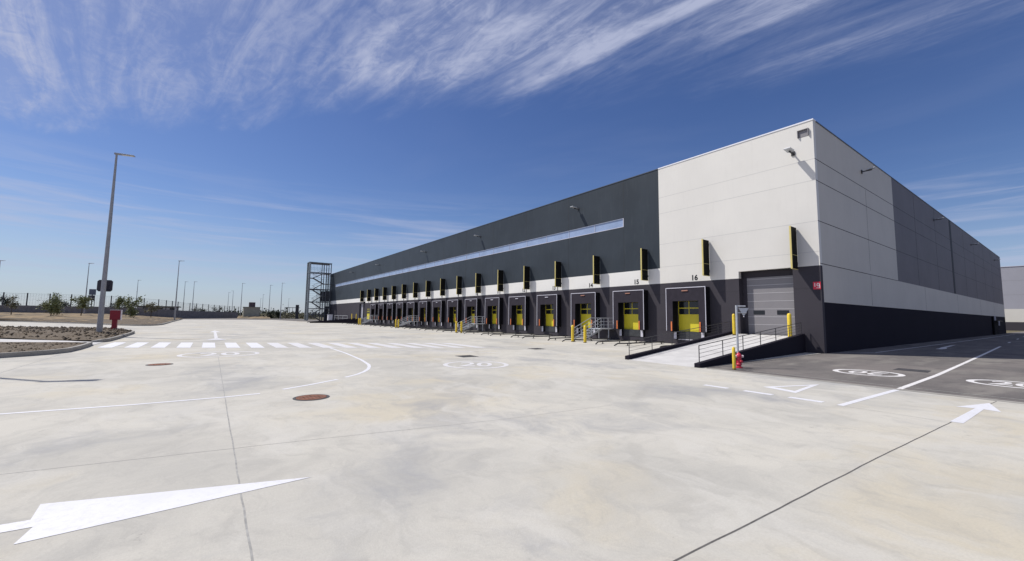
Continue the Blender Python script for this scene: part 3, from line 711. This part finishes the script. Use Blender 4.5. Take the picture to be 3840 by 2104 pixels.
# ================================================================== DOCK STAIRS
def stair(y0, label):
    T = thing('dock_stair', label, 'stairs', (22.3, y0, 0), 'steel stairs between the docks')
    x0, x1, x2, hz, w = 22.3, 24.4, 25.98, .90, 1.1
    ya, yb = y0-w/2, y0+w/2; ns = 6
    for y_ in (ya, yb): 
        MB().hexa([(x0, y_-.015, 0), (x0+.22, y_-.015, 0), (x0+.22, y_+.015, 0), (x0, y_+.015, 0)] if False else [(x0, y_-.015, -.0), (x0+.2, y_-.015, -.0), (x0+.2, y_+.015, -.0), (x0, y_+.015, -.0)],
                  [(x1-.1, y_-.015, hz), (x1+.1, y_-.015, hz-.1), (x1+.1, y_+.015, hz-.1), (x1-.1, y_+.015, hz)]).build('stringer', M['galv'], T)
    for k in range(ns):
        xx = x0+.05+(x1-x0-.05)*(k+.5)/ns; zz = hz*(k+.9)/ns-.02
        MB().box((xx-.14, ya+.02, zz-.03), (xx+.14, yb-.02, zz)).build('tread', M['galv'], T)
    MB().box((x1-.05, ya, hz-.08), (x2, yb, hz)).build('landing', M['galv'], T)
    def rail(m, y_):
        m.path([(x0+.03, y_, 0), (x0+.03, y_, .80), (x1, y_, hz+.80), (x2, y_, hz+.80)], .024, 6)
        for j in (.27, .53): m.path([(x0+.03, y_, .80-j), (x1, y_, hz+.80-j), (x2, y_, hz+.80-j)], .014, 6)
        for xx, zz in ((x0+1.05, .45), (x1, hz), (x1+.8, hz), (x2-.03, hz)):
            m.tube((xx, y_, zz-.05), (xx, y_, zz+.80), .022, n=6)
    for y_ in (ya, yb):
        m = MB(); rail(m, y_); m.build('handrail', M['galv'], T)
    for y_ in (ya+.05, yb-.05):
        MB().tube((x1+.9, y_, 0), (x1+.9, y_, hz-.08), .04, n=6).build('leg', M['galv'], T)
for s0, l in ((14.4, 'galvanised steel stair up to the landing between docks 14 and 15, nearest of the four'),
              (33.0, 'second galvanised dock stair from the near corner, behind the second pair of yellow bollards'),
              (51.6, 'third galvanised dock stair from the near corner, half way down the dock row'),
              (70.2, 'farthest galvanised dock stair, near the yellow door at the end of the row')):
    stair(KY+s0, l)

# ================================================================== BOLLARDS, GUIDES, HYDRANT
def bollard(x, y, z, h, r_, label, group='yellow bollards', rings=False):
    T = MB().lathe((x, y, z), [(r_, 0), (r_, h-.09), (r_*.82, h-.035), (r_*.4, h-.004), (.005, h)], 16).build('bollard', M['yellow'], smooth=True)
    tag(T, label, 'bollard', group)
    MB().lathe((x, y, z), [(r_*1.45, 0), (r_*1.45, .012), (r_*1.02, .014)], 16).build('base_plate', M['steel_dark'], T)
    MB().lathe((x, y, z), [(r_*1.01, .015), (r_*1.015, .05), (r_*1.005, .07)], 16).build('scuffed_foot', M['rust_yellow'], T)
    return T
bp = [(13.35, 'left'), (12.15, 'right')]
for (sa, sb), w in zip(((13.35, 12.15), (30.6, 29.5), (48.1, 47.1), (65.9, 64.9)), ('nearest dock stair', 'second dock stair', 'third dock stair', 'farthest dock stair')):
    bollard(20.9, KY+sa, 0, 1.18, .10, f'tall yellow bollard at the foot of the {w}, left of its pair', 'yellow bollards in front of the dock stairs')
    bollard(20.9, KY+sb, 0, 1.18, .10, f'tall yellow bollard at the foot of the {w}, right of its pair', 'yellow bollards in front of the dock stairs')
bollard(25.15, 12.35, .80, 1.25, .085, 'yellow bollard at the top of the near ramp, left of the grey door', 'yellow bollards beside the ramp doors')
b_ = bollard(25.15, 9.42, .78, 1.30, .10, 'yellow bollard with rings at the top of the near ramp, right of the grey door', 'yellow bollards beside the ramp doors')
m = MB()
for z in (.95, 1.1, 1.25, 1.4): m.lathe((25.15, 9.42, z+.02), [(.103, 0), (.103, .025)], 14)
m.build('ring', M['fin_yellow'], b_)
bollard(24.9, 90.2, .75, 1.2, .09, 'yellow bollard on the far ramp, the nearer one', 'yellow bollards on the far ramp')
bollard(24.9, 93.6, .75, 1.2, .09, 'yellow bollard on the far ramp, the farther one', 'yellow bollards on the far ramp')
bollard(14.56, 7.19, 0, .78, .052, 'slim yellow bollard standing left of the red hydrant', None)
def guide2(y, side, label):
    z = .15
    o = MB().path([(20.25, y+side*.26, .02), (20.5, y+side*.20, z), (21.1, y, z), (25.0, y, z)], .04, 8).build('wheel_guide', M['steel_dark'], smooth=True)
    tag(o, label, 'wheel guide', 'low steel wheel guides in front of the docks')
    m = MB()
    for x in (21.2, 22.9, 24.7): m.tube((x, y, 0), (x, y, z-.03), .035, n=6).box((x-.09, y-.09, 0), (x+.09, y+.09, .012))
    m.build('foot', M['steel_dark'], o)
ORD = ['first','second','third','fourth','fifth','sixth','seventh','eighth','ninth','tenth','eleventh','twelfth','thirteenth','fourteenth','fifteenth']
for k, c in docks:
    if k == 1: continue
    guide2(KY+c+1.32, 1, f'low steel wheel guide left of the {ORD[16-k]} dock from the near ramp')
    guide2(KY+c-1.32, -1, f'low steel wheel guide right of the {ORD[16-k]} dock from the near ramp')
# hydrant
hx, hy = 15.25, 7.36
T = thing('fire_hydrant', 'small red fire hydrant with pale side caps beside the slim yellow bollard', 'fire hydrant', (hx, hy, 0))
MB().lathe((hx, hy, 0), [(.115, 0), (.115, .04), (.075, .05), (.072, .10), (.095, .12), (.095, .15), (.078, .17), (.082, .38), (.10, .40), (.10, .43), (.085, .47), (.045, .52), (.02, .53), (.02, .56), (.003, .565)], 18).build('body', M['red_hyd'], T, smooth=True)
vr = Vector((.81, -.585, 0))
for sg in (1, -1):
    a = Vector((hx, hy, .41)); MB().tube(a+vr*sg*.05, a+vr*sg*.155, .05, .045, n=12).build('cap', M['pinkwhite'], T, smooth=True)
MB().tube((hx-.02, hy-.12, .24), (hx, hy-.05, .24), .05, n=12).build('outlet', M['red_hyd'], T, smooth=True)
# sign frame behind hydrant
sx, sy = 15.49, 7.5
T = thing('yield_sign', 'grey pole holding a triangular sign seen from behind, beside the ramp', 'road sign', (sx, sy, 0))
MB().tube((sx, sy, 0), (sx, sy, 2.22), .038, n=12).build('post', M['galv'], T, smooth=True)
def pv(a, z, b=0): 
    f_ = Vector((.585, .81, 0)); return tuple(Vector((sx, sy, z)) + vr*a + f_*b)
MB().path([pv(.0, 2.19), pv(.33, 2.19)], .026, 8).path([pv(0, 1.95), pv(.36, 1.95)], .016, 8).build('bracket', M['galv'], T)
pts = [(.10, 2.13), (.47, 2.13), (.31, 1.86), (.26, 1.86)]
i_ = [pv(a, z, .035) for a, z in pts] + [pv(a, z, .047) for a, z in pts]
mb = MB(); mb.v = i_; mb.f = [(0, 1, 2, 3), (7, 6, 5, 4), (0, 4, 5, 1), (1, 5, 6, 2), (2, 6, 7, 3), (3, 7, 4, 0)]
mb.build('sign_plate', M['galv'], T)
MB().tube(pv(.28, 1.80, .03), pv(.28, 1.84, .03), .02, n=8).build('sign_clip', M['trim'], T)
bk = None

# ================================================================== LAMP POSTS
def lamp(x, y, h, label, rb=.15, hd=(1, 0), group='tall street lamps'):
    T = thing('street_lamp', label, 'street lamp', (x, y, 0), group)
    MB().tube((x, y, 0), (x, y, h), rb, rb*.36, n=12).build('pole', M['pole'], T, smooth=True)
    MB().box((x-.2, y-.2, 0), (x+.2, y+.2, .03)).build('base_plate', M['pole'], T)
    d = Vector((hd[0], hd[1], 0)).normalized(); n_ = Vector((-d.y, d.x, 0)); o = Vector((x, y, h))
    def pt(a, b, z): return tuple(o+d*a+n_*b+Vector((0, 0, z)))
    MB().hexa([pt(-.12, -.07, -.04), pt(1.0, -.17, .0), pt(1.0, .17, .0), pt(-.12, .07, -.04)], [pt(-.12, -.07, .09), pt(1.0, -.15, .05), pt(1.0, .15, .05), pt(-.12, .07, .09)]).build('lamp_head', M['pole'], T, bevel=.01)
    MB().face([pt(.3, -.11, -.028), pt(.3, .11, -.028), pt(.9, .11, -.008), pt(.9, -.11, -.008)]).build('lamp_lens', M['lens'], T)
    return T
lamp(-6.11, 40.05, 12.95, 'tall grey street lamp in the near gravel bed behind a dark square sign', .165, (1, -.2))
lamp(-8.95, 21.9, 12.6, 'street lamp standing in the first gravel bed just outside the left edge of the photo', .16, (1, -.3))
LP = [(-37.7, 138.2, 'street lamp cut by the left edge of the photo, beyond the grey wall', 1), (-22.7, 131.0, 'street lamp behind the young trees, left of the tallest lamp', 1),
      (-20.4, 187.9, 'thin distant street lamp just right of the tallest lamp', 1), (-5.9, 111.0, 'street lamp on the kerb where the block wall bends away', 1),
      (-7.7, 184.5, 'distant street lamp right behind the kerbside lamp', 1), (-5.1, 181.9, 'distant street lamp, second to the right of the kerbside lamp', 1),
      (7.2, 261.0, 'far thin lamp left of the tan building, the shorter of two close together', 1), (8.4, 240.5, 'far lamp with its arm pointing left, left of the tan building', -1),
      (8.8, 177.9, 'pale lamp rising just left of the tan building with its brown tank', 1), (28.7, 346.7, 'faintest far lamp just right of the tan building', 1),
      (23.7, 272.9, 'far dark lamp standing right of the tan building', 1), (17.9, 181.2, 'pale lamp above the dark bushes right of the tan building', 1),
      (19.9, 165.3, 'dark lamp left of the canopy near the stair tower', 1), (44.0, 327.5, 'faint far lamp above the canopy next to the stair tower', 1)]
for x, y, l, sg in LP: lamp(x, y, 12.5, l, .14, (sg*.81, -sg*.585))
# dark sign on the big lamp
pr = MB(); cx_, cy_ = -6.11, 40.35
hw, z0, z1, ch = .43, 3.12, 3.93, .10
pts = [(-hw+ch, z0), (hw-ch, z0), (hw, z0+ch), (hw, z1-ch), (hw-ch, z1), (-hw+ch, z1), (-hw, z1-ch), (-hw, z0+ch)]
n = len(pts); f_ = Vector((.3, .954, 0)); s_ = Vector((.954, -.3, 0))
pr.v = [tuple(Vector((cx_, cy_, z))+s_*a) for a, z in pts] + [tuple(Vector((cx_, cy_, z))+s_*a+f_*.05) for a, z in pts]
pr.f = [tuple(range(n)), tuple(reversed(range(n, 2*n)))] + [(k, k+n, (k+1) % n+n, (k+1) % n) for k in range(n)]
tag(pr.build('sign_board', M['plate']), 'dark square sign seen from behind, fixed to the tallest street lamp', 'sign')
# red cabinet
cx_, cy_ = -6.22, 46.4
T = thing('fire_hose_cabinet', 'dark red fire hose cabinet on a red stem in the gravel bed', 'fire cabinet', (cx_, cy_, 0))
MB().box((cx_-.17, cy_-.15, 0), (cx_+.15, cy_+.2, 1.06)).build('stem', M['red'], T, bevel=.02)
MB().box((cx_-.32, cy_-.18, 1.06), (cx_+.32, cy_+.18, 1.84)).build('cabinet_box', M['red'], T, bevel=.02)
MB().box((cx_-.34, cy_-.20, 1.84), (cx_+.37, cy_+.20, 1.88)).box((cx_+.324, cy_-.195, 1.04), (cx_+.37, cy_+.195, 1.838)).build('cabinet_trim', M['pinkwhite'], T)

# ================================================================== WALL AND FENCE
T = thing('block_wall', 'low grey block wall running behind the young trees', 'wall', (-22.6, 140, 0))
mb = MB()
wp = [Vector(p) for p in wall_top]
for a, b in zip(wp, wp[1:]):
    d = Vector((b.x-a.x, b.y-a.y)).normalized(); nn = Vector((-d.y, d.x))*.3
    mb.hexa([(a.x, a.y, -.2), (b.x, b.y, -.2), (b.x+nn.x, b.y+nn.y, -.2), (a.x+nn.x, a.y+nn.y, -.2)], [(a.x, a.y, a.z), (b.x, b.y, b.z), (b.x+nn.x, b.y+nn.y, b.z), (a.x+nn.x, a.y+nn.y, a.z)])
mb.build('masonry', M['block'], T)
F = thing('mesh_fence', 'tall dark wire mesh fence standing on the grey block wall', 'fence', (-22.6, 140.15, 2.9))
top = resample([(p[0]+.1, p[1]+.15, p[2]) for p in wall_top], 200); tot = sum((b-a).length for a, b in zip(top, top[1:]))
npost = 30; posts = resample([tuple(t_) for t_ in top], npost)
fh = lambda p: 2.7 if p.x < -20 else max(2.0, 2.7-(p.x+20)*.025)
for p in posts: MB().box((p.x-.09, p.y-.09, p.z-.05), (p.x+.09, p.y+.09, p.z+fh(p)+.1)).build('post', M['steel_dark'], F)
mw_ = MB()
for k in range(9):
    for a, b in zip(posts, posts[1:]):
        mw_.tube((a.x, a.y, a.z+fh(a)*(k+.3)/8.5), (b.x, b.y, b.z+fh(b)*(k+.3)/8.5), .010 if k < 8 else .022, n=4, cap=False)
for a, b in zip(posts, posts[1:]):
    for j in range(1, 8):
        q = a.lerp(b, j/8); mw_.tube((q.x, q.y, q.z+.05), (q.x, q.y, q.z+fh(q)), .010, n=4, cap=False)
mw_.build('wire_mesh', M['steel_dark'], F)

# ================================================================== STAIR TOWER
tx0, tx1, ty0, ty1, th_ = 20.45, 25.7, 118.8, 121.6, 15.3
T = thing('stair_tower', 'open blue grey steel stair tower at the far end of the warehouse', 'stair tower', (tx0, ty0, 0))
for (x, y) in ((tx0, ty0), (tx0, ty1), (tx1, ty0), (tx1, ty1), (tx0+3.5, ty0), (tx0+3.5, ty1), (tx0+4.1, ty0)):
    wdt = .42 if x == tx0 else .17
    MB().box((x-wdt/2, y-.12, 0), (x+wdt/2, y+.12, th_)).build('column', M['tower_pale'] if x == tx0 else M['tower_steel'], T)
lv_ = [1.6, 3.2, 4.9, 6.6, 8.2, 9.9, 12.6, 15.2]
for z in (1.6, 3.2, 4.9, 8.2, 12.6, 15.15):
    MB().box((tx0, ty0-.1, z), (tx1, ty0+.1, z+.22 if z > 8 else z+.16)).box((tx0, ty1-.1, z), (tx1, ty1+.1, z+.2)).box((tx0-.1, ty0, z), (tx0+.1, ty1, z+.2)).build('beam', M['tower_steel'], T)
MB().box((tx0-.2, ty0-.2, 15.3), (tx1+.15, ty1+.2, 15.45)).build('roof', M['tower_steel'], T)
for z in (3.2, 6.6, 9.9, 12.6):
    MB().box((tx0+3.5, ty0, z-.08), (tx1, ty1, z)).build('landing', M['tower_steel'], T)
zz = 0.0; sg = 1
for (za, zb) in ((0, 1.6), (1.6, 3.2), (3.2, 4.9), (4.9, 6.6), (6.6, 8.2), (8.2, 9.9), (9.9, 11.3), (11.3, 12.6)):
    xa, xb = (tx0+3.5, tx0+1.0) if sg > 0 else (tx0+1.0, tx0+3.5); yy = ty0+.5 if sg > 0 else ty0+1.7
    MB().hexa([(xa, yy, za-.15), (xb, yy, zb-.15), (xb, yy+.9, zb-.15), (xa, yy+.9, za-.15)], [(xa, yy, za+.1), (xb, yy, zb+.1), (xb, yy+.9, zb+.1), (xa, yy+.9, za+.1)]).build('flight', M['tower_steel'] if sg > 0 else M['tower_pale'], T)
    MB().path([(xa, yy-.02, za+1.0), (xb, yy-.02, zb+1.0)], .04, 6).path([(xa, yy-.02, za+.6), (xb, yy-.02, zb+.6)], .02, 6).build('handrail', M['tower_steel'], T)
    MB().box((tx0+.1, ty0+.2, zb-.06), (tx0+1.0, ty1-.2, zb)).build('landing', M['tower_steel'], T) if sg > 0 else None
    sg = -sg
m = MB()
for k in range(9): m.tube((tx0+.4+k*.36, ty0, 12.8), (tx0+.4+k*.36, ty0, 15.1), .025, n=4)
for z in (13.4, 14.0, 13.7): m.tube((tx0, ty0, z), (tx1, ty0, z), .025, n=4)
m.build('guard_bars', M['tower_steel'], T)
# infill mesh of the lower storeys: slats
m = MB()
for k in range(34): m.box((tx0+.3+k*.16, ty0+.12, .3), (tx0+.335+k*.16, ty0+.16, 8.0 if k > 9 else 3.1))
for k in range(22): m.box((tx0+.2, ty0+.17, .5+k*.55), (tx1, ty0+.19, .53+k*.55))
for k in range(14): m.box((tx0+4.15+k*.11, ty0+.2, 3.4), (tx0+4.19+k*.11, ty0+.24, 12.4))
m.build('infill_slats', M['tower_steel'], T)
MB().box((tx0+3.3, ty0+2.4, 5.2), (tx1, ty0+2.7, 8.0)).build('dark_panel', M['rubber_and_shade'], T)
MB().box((tx0+4.2, ty0+.3, 0), (tx1-.1, ty0+.36, 3.9)).build('dark_panel', M['steel_dark'], T)
MB().box((tx0+4.2, ty0+.3, 5.2), (tx1-.1, ty0+.36, 8.0)).build('dark_panel', M['steel_dark'], T)
# connecting bridge
MB().box((tx1-.1, ty0, 12.0), (KX+.0-.01, ty0+1.2, 12.2)).build('bridge', M['tower_steel'], T)

# ================================================================== BACKGROUND THINGS
T = thing('outbuilding', 'small tan building left of the stair tower with a brown tank on its roof', 'building', (9, 176, 0))
MB().box((9.6, 176.5, -.1), (14.6, 181, 4.0)).build('wall', M['tan'], T)
MB().box((9.4, 176.3, 4.0), (14.8, 181.2, 4.12)).build('roof', M['tan'], T)
MB().box((11.2, 176.9, 4.12), (13.1, 179, 5.8)).build('tank', M['brown'], T, bevel=.05)
struct(loft(resample([(7.5, 172, .0), (12, 168, 0), (17, 165, 0)], 14), resample([(8.6, 182, .9), (13, 180, .9), (17.5, 178, .9)], 14), 8, lambda t: math.sin(t*math.pi/2), .10, 'earth_mound', M['soil']))
T = thing('canopy', 'small dark flat roofed canopy on posts left of the stair tower', 'canopy', (23, 168, 0))
MB().box((21.9, 169.4, 4.0), (26.6, 172, 4.15)).build('roof', M['steel_dark'], T)
for x, y in ((22.0, 169.5), (23.2, 169.5), (24.2, 169.5), (22.0, 171.9), (26.4, 171.9)): MB().box((x-.06, y-.06, 0), (x+.06, y+.06, 4.0)).build('post', M['steel_dark'], T)
MB().box((25.1, 168.5, 0), (26.1, 169.3, 5.1)).build('chimney_block', M['steel_dark'], T)
T = thing('bungalow', 'low off-white house with a dark roof beyond the block wall', 'house', (-11, 165, 0))
MB().box((-17.5, 163, 0), (-8.2, 170, 3.35)).build('wall', M['offwhite'], T)
MB().box((-18.2, 162.6, 3.35), (-7.6, 170.4, 3.62)).build('roof', M['steel_dark'], T)
for x in (-16.2, -12.8, -10.0): MB().box((x, 162.95, 2.35), (x+1.2, 162.995, 3.15)).build('window', M['glass_dark'], T)
T = thing('info_sign', 'grey two-part information sign on two posts beyond the fence', 'sign', (-24.9, 150, 2))
for x in (-25.35, -24.35): MB().box((x-.06, 150, 0), (x+.06, 150.1, 4.8)).build('post', M['steel_dark'], T)
MB().box((-25.5, 149.9, 6.0), (-24.2, 150, 7.5)).build('upper_panel', M['sign_blue'], T, bevel=.05)
MB().box((-25.6, 149.9, 4.6), (-24.3, 150, 5.9)).build('lower_panel', M['plate'], T, bevel=.05)
MB().face([(-25.1, 149.89, 5.0), (-24.75, 149.89, 5.0), (-24.75, 149.89, 5.5), (-25.1, 149.89, 5.5)]).build('panel_symbol', M['offwhite'], T)
# far white cabinet and rails beside the stair tower
T = thing('utility_cabinet', 'white utility cabinet at the foot of the warehouse wall beyond the far ramp', 'cabinet', (24.6, 112, 0))
MB().box((24.0, 111.5, 0), (25.0, 112.6, 1.75)).build('box', M['coping'], T, bevel=.03); MB().box((23.9, 111.4, 1.75), (25.1, 112.7, 1.82)).build('lid', M['grey_light'], T)
T = thing('guard_rail', 'pale metal guard rail along the wall beyond the far ramp', 'railing', (24.8, 99, 0))
for y in (97.5, 101.5, 105.5, 109.5): MB().box((24.95, y-.04, 0), (25.05, y+.04, 1.55)).build('post', M['galv'], T)
MB().tube((25, 97.5, 1.5), (25, 109.5, 1.5), .035, n=6).tube((25, 97.5, .9), (25, 109.5, .9), .025, n=6).build('rail', M['galv'], T)
# kerb of the back road
kerb([(9.5, 150), (14, 146), (18, 132), (20.5, 118), (22.5, 108)], '', .2, .14)
# second warehouse on the right
T = thing('neighbouring_warehouse', 'pale grey warehouse with a cream band beyond the right end of the road', 'warehouse', (150, 0, 0))
MB().box((150, -90, 0), (190, 30, 1.95)).build('base_wall', M['charcoal'], T)
MB().box((150, -90, 1.95), (190, 30, 4.95)).build('cream_band', mat('cream_panel', (.62, .60, .55), .6, .02, .3), T)
MB().box((150, -90, 4.95), (190, 30, 14.75)).build('upper_wall', M['grey_light'], T)
m = MB()
for z in (8.2, 11.5): m.box((149.995, -90, z), (150.02, 30, z+.04))
m.build('panel_seam', M['door_grey'], T)
MB().box((149.9, -90, 14.75), (190, 30, 14.87)).build('coping', M['trim'], T)
mb = MB(); strip(mb, [(146, -60), (146, 8)], .5, .008); mk(mb, 'edge_line', M['paint_asphalt'], road)

# ================================================================== PLANTS
def leaves(mb, c, rad, n, size, seed):
    q = random.Random(seed)
    lumps = [Vector((q.gauss(0, .30)*rad[0], q.gauss(0, .30)*rad[1], q.uniform(-.75, .8)*rad[2])) for _ in range(9)]
    for _ in range(n):
        l = q.choice(lumps); w = q.uniform(.25, .5)
        p = Vector(c) + l + Vector((q.gauss(0, w)*rad[0]*.55, q.gauss(0, w)*rad[1]*.55, q.gauss(0, w)*rad[2]*.5))
        a = Vector((q.gauss(0, 1), q.gauss(0, 1), q.gauss(0, 1))).normalized(); b = a.orthogonal().normalized()
        s_ = size*q.uniform(.5, 1.3); d_ = a.cross(b)
        mb.face([p-b*s_, p-d_*s_*.5, p+b*s_, p+d_*s_*.5])
def tree(x, y, z, h, w, label, m='leaf', low=.25, n=900, seed=1, group='young trees along the block wall', lean=0, cat='tree', name='young_tree'):
    T = thing(name, label, cat, (x, y, z), group); q = random.Random(seed)
    mb = MB(); topz = z+h*.8
    mb.tube((x, y, z-.2), (x+lean*.3, y, z+h*.4), .09, .06, n=6).tube((x+lean*.3, y, z+h*.4), (x+lean, y, topz), .06, .02, n=5)
    for k in range(7):
        a = q.uniform(0, 6.28); zz = z+h*(low+q.uniform(0, .45)); r_ = w*q.uniform(.3, .5)
        mb.tube((x+lean*.4, y, zz), (x+lean*.6+r_*math.cos(a), y+r_*math.sin(a), zz+h*.18), .03, .012, n=4)
    mb.build('trunk', M['bark'], T)
    mb = MB(); cz = z+h*(low+(1-low)/2); leaves(mb, (x+lean*.6, y, cz), (w*.62, w*.62, h*(1-low)*.55), int(n*1.3), .15, seed+5)
    mb.build('crown', M[m], T)
tree(-29.6, 116, 1.0, 3.3, 1.8, 'sparse bare young tree at the left edge in front of the grey wall', 'leaf_olive', .35, 260, 2)
tree(-22.3, 105.3, .75, 3.7, 2.9, 'widest bushy young tree on the bank, second from the left edge', 'leaf', .12, 1300, 3)
tree(-20.0, 113, 1.0, 3.9, 2.7, 'young tree with a rounded crown and leaning stem left of the tallest lamp', 'leaf', .32, 1100, 4, lean=.3)
tree(-14.9, 114.9, .95, 3.7, 1.8, 'slim green young tree just above the red cabinet', 'leaf', .25, 800, 5)
tree(-12.3, 108, .55, 3.9, 2.2, 'green young tree standing low on the bank right of the red cabinet', 'leaf', .14, 1000, 6)
tree(-10.6, 122, .6, 3.4, 2.6, 'olive coloured sparse young tree in front of the low house', 'leaf_olive', .35, 600, 7)
for i, (x, y, h, w, l) in enumerate(((-44, 152, 4.9, 4.2, 'dark conifer bush beyond the fence at the far left edge'), (-40.5, 155, 5.4, 3.0, 'pointed dark bush beyond the fence near the left edge'), (-31.4, 152, 5.2, 4.2, 'dark rounded bush beyond the fence left of the widest young tree'), (-21.6, 153, 4.3, 4.5, 'dark low bush beyond the fence between the two rounded trees'),
                        (-19.2, 160, 4.8, 4.0, 'dark bush beyond the fence behind the tallest lamp'), (-2.5, 192, 3.9, 5.0, 'dark bush beyond the fence right of the kerbside lamp'), (1.8, 196, 4.6, 6.0, 'dark bush beyond the fence left of the tan building'), (17.3, 172, 3.4, 5.0, 'dark bush right of the tan building'), (20.4, 174, 3.2, 3.5, 'dark bush left of the canopy'))):
    tree(x, y, 0 if x > -15 else .8, (h-.4 if x > -15 else h-.8)*.88, w*.8, l, 'leaf_dark', .0, 1300, 20+i, 'dark bushes beyond the fence', cat='bush', name='bush')
# bare little trees beyond fence
for i, (x, y, h, l) in enumerate(((-4.5, 190, 5.6, 'leafless little tree beyond the fence, left one'), (2.8, 190, 5.0, 'leafless little tree beyond the fence, beside the dark bush'))):
    T = thing('bare_tree', l, 'tree', (x, y, 0), 'leafless trees beyond the fence'); q = random.Random(i+3)
    mb = MB().tube((x, y, 0), (x, y, h*.6), .12, .06, n=5)
    mb.build('trunk', M['bark'], T); mb = MB()
    for k in range(22):
        a = q.uniform(0, 6.28); z0 = h*q.uniform(.35, .6); r_ = q.uniform(.3, 1.2)
        mb.tube((x, y, z0), (x+r_*math.cos(a), y+r_*math.sin(a), z0+h*q.uniform(.2, .4)), .035, .012, n=4)
    mb.build('crown', M['bark'], T)
# far scrub on the horizon
q = random.Random(11); mb = MB()
for _ in range(9000):
    t = q.random(); x = -260+t*420; y = 330+q.uniform(-30, 60); hgt = 2.6+1.4*math.sin(x*.05)+.9*math.sin(x*.21)
    p = Vector((x, y, abs(q.gauss(0, .5))*hgt)); a = Vector((q.gauss(0, 1), q.gauss(0, 1), q.gauss(0, 1))).normalized(); b = a.orthogonal().normalized(); d_ = a.cross(b); s_ = q.uniform(.4, 1.1)
    mb.face([p-b*s_, p-d_*s_*.6, p+b*s_, p+d_*s_*.6])
o = mb.build('scrub', M['leaf_dark']); o['kind'] = 'stuff'; tag(o, 'dark scrub and distant tree line along the horizon beyond the fence', 'scrub')
mb = MB()
for _ in range(3500):
    x = q.uniform(14, 34); y = q.uniform(176, 215); p = Vector((x, y, abs(q.gauss(0, .8))*1.3)); a = Vector((q.gauss(0, 1), q.gauss(0, 1), q.gauss(0, 1))).normalized(); b = a.orthogonal().normalized(); d_ = a.cross(b); s_ = q.uniform(.15, .5)
    mb.face([p-b*s_, p-d_*s_*.6, p+b*s_, p+d_*s_*.6])
o = mb.build('scrub', M['leaf_olive']); o['kind'] = 'stuff'; tag(o, 'olive brown scrub left of the stair tower', 'scrub')
# stones on the near beds
mb = MB(); q = random.Random(5)
def stone(x, y, z, s_):
    i = len(mb.v)
    vs = [(1,0,0),(-1,0,0),(0,1,0),(0,-1,0),(0,0,1),(0,0,-1)]
    mb.v.extend([(x+a*s_*q.uniform(.6, 1.3), y+b*s_*q.uniform(.6, 1.3), z+c*s_*q.uniform(.4, .9)) for a, b, c in vs])
    mb.f.extend([tuple(i+k for k in f) for f in ((0,2,4),(2,1,4),(1,3,4),(3,0,4),(2,0,5),(1,2,5),(3,1,5),(0,3,5))])
for _ in range(2600):
    t = q.random(); k = q.randrange(len(b2f)-1); a, b = b2f[k], b2b[k]
    p = a.lerp(b, t*.97+.01); stone(p.x, p.y, .14+.20*max(0, min(1, (-4.9-p.x)/1.6))*max(0, min(1, (p.y-34)/4))+q.uniform(0, .05), q.choice((.03, .05, .08, .11)))
for _ in range(1200):
    x = q.uniform(-12, -4.9); y = q.uniform(22, 33.5)
    if x < -4.95 and y > 23.3-(x+5.9)*-1.0 and y < 30.3-(x+5)*.54 - .3: stone(x, y, .13, q.choice((.02, .03, .05)))
o = mb.build('loose_stones', M['gravel']); o['kind'] = 'stuff'; tag(o, 'loose brown grey stones covering the planting beds', 'stones')
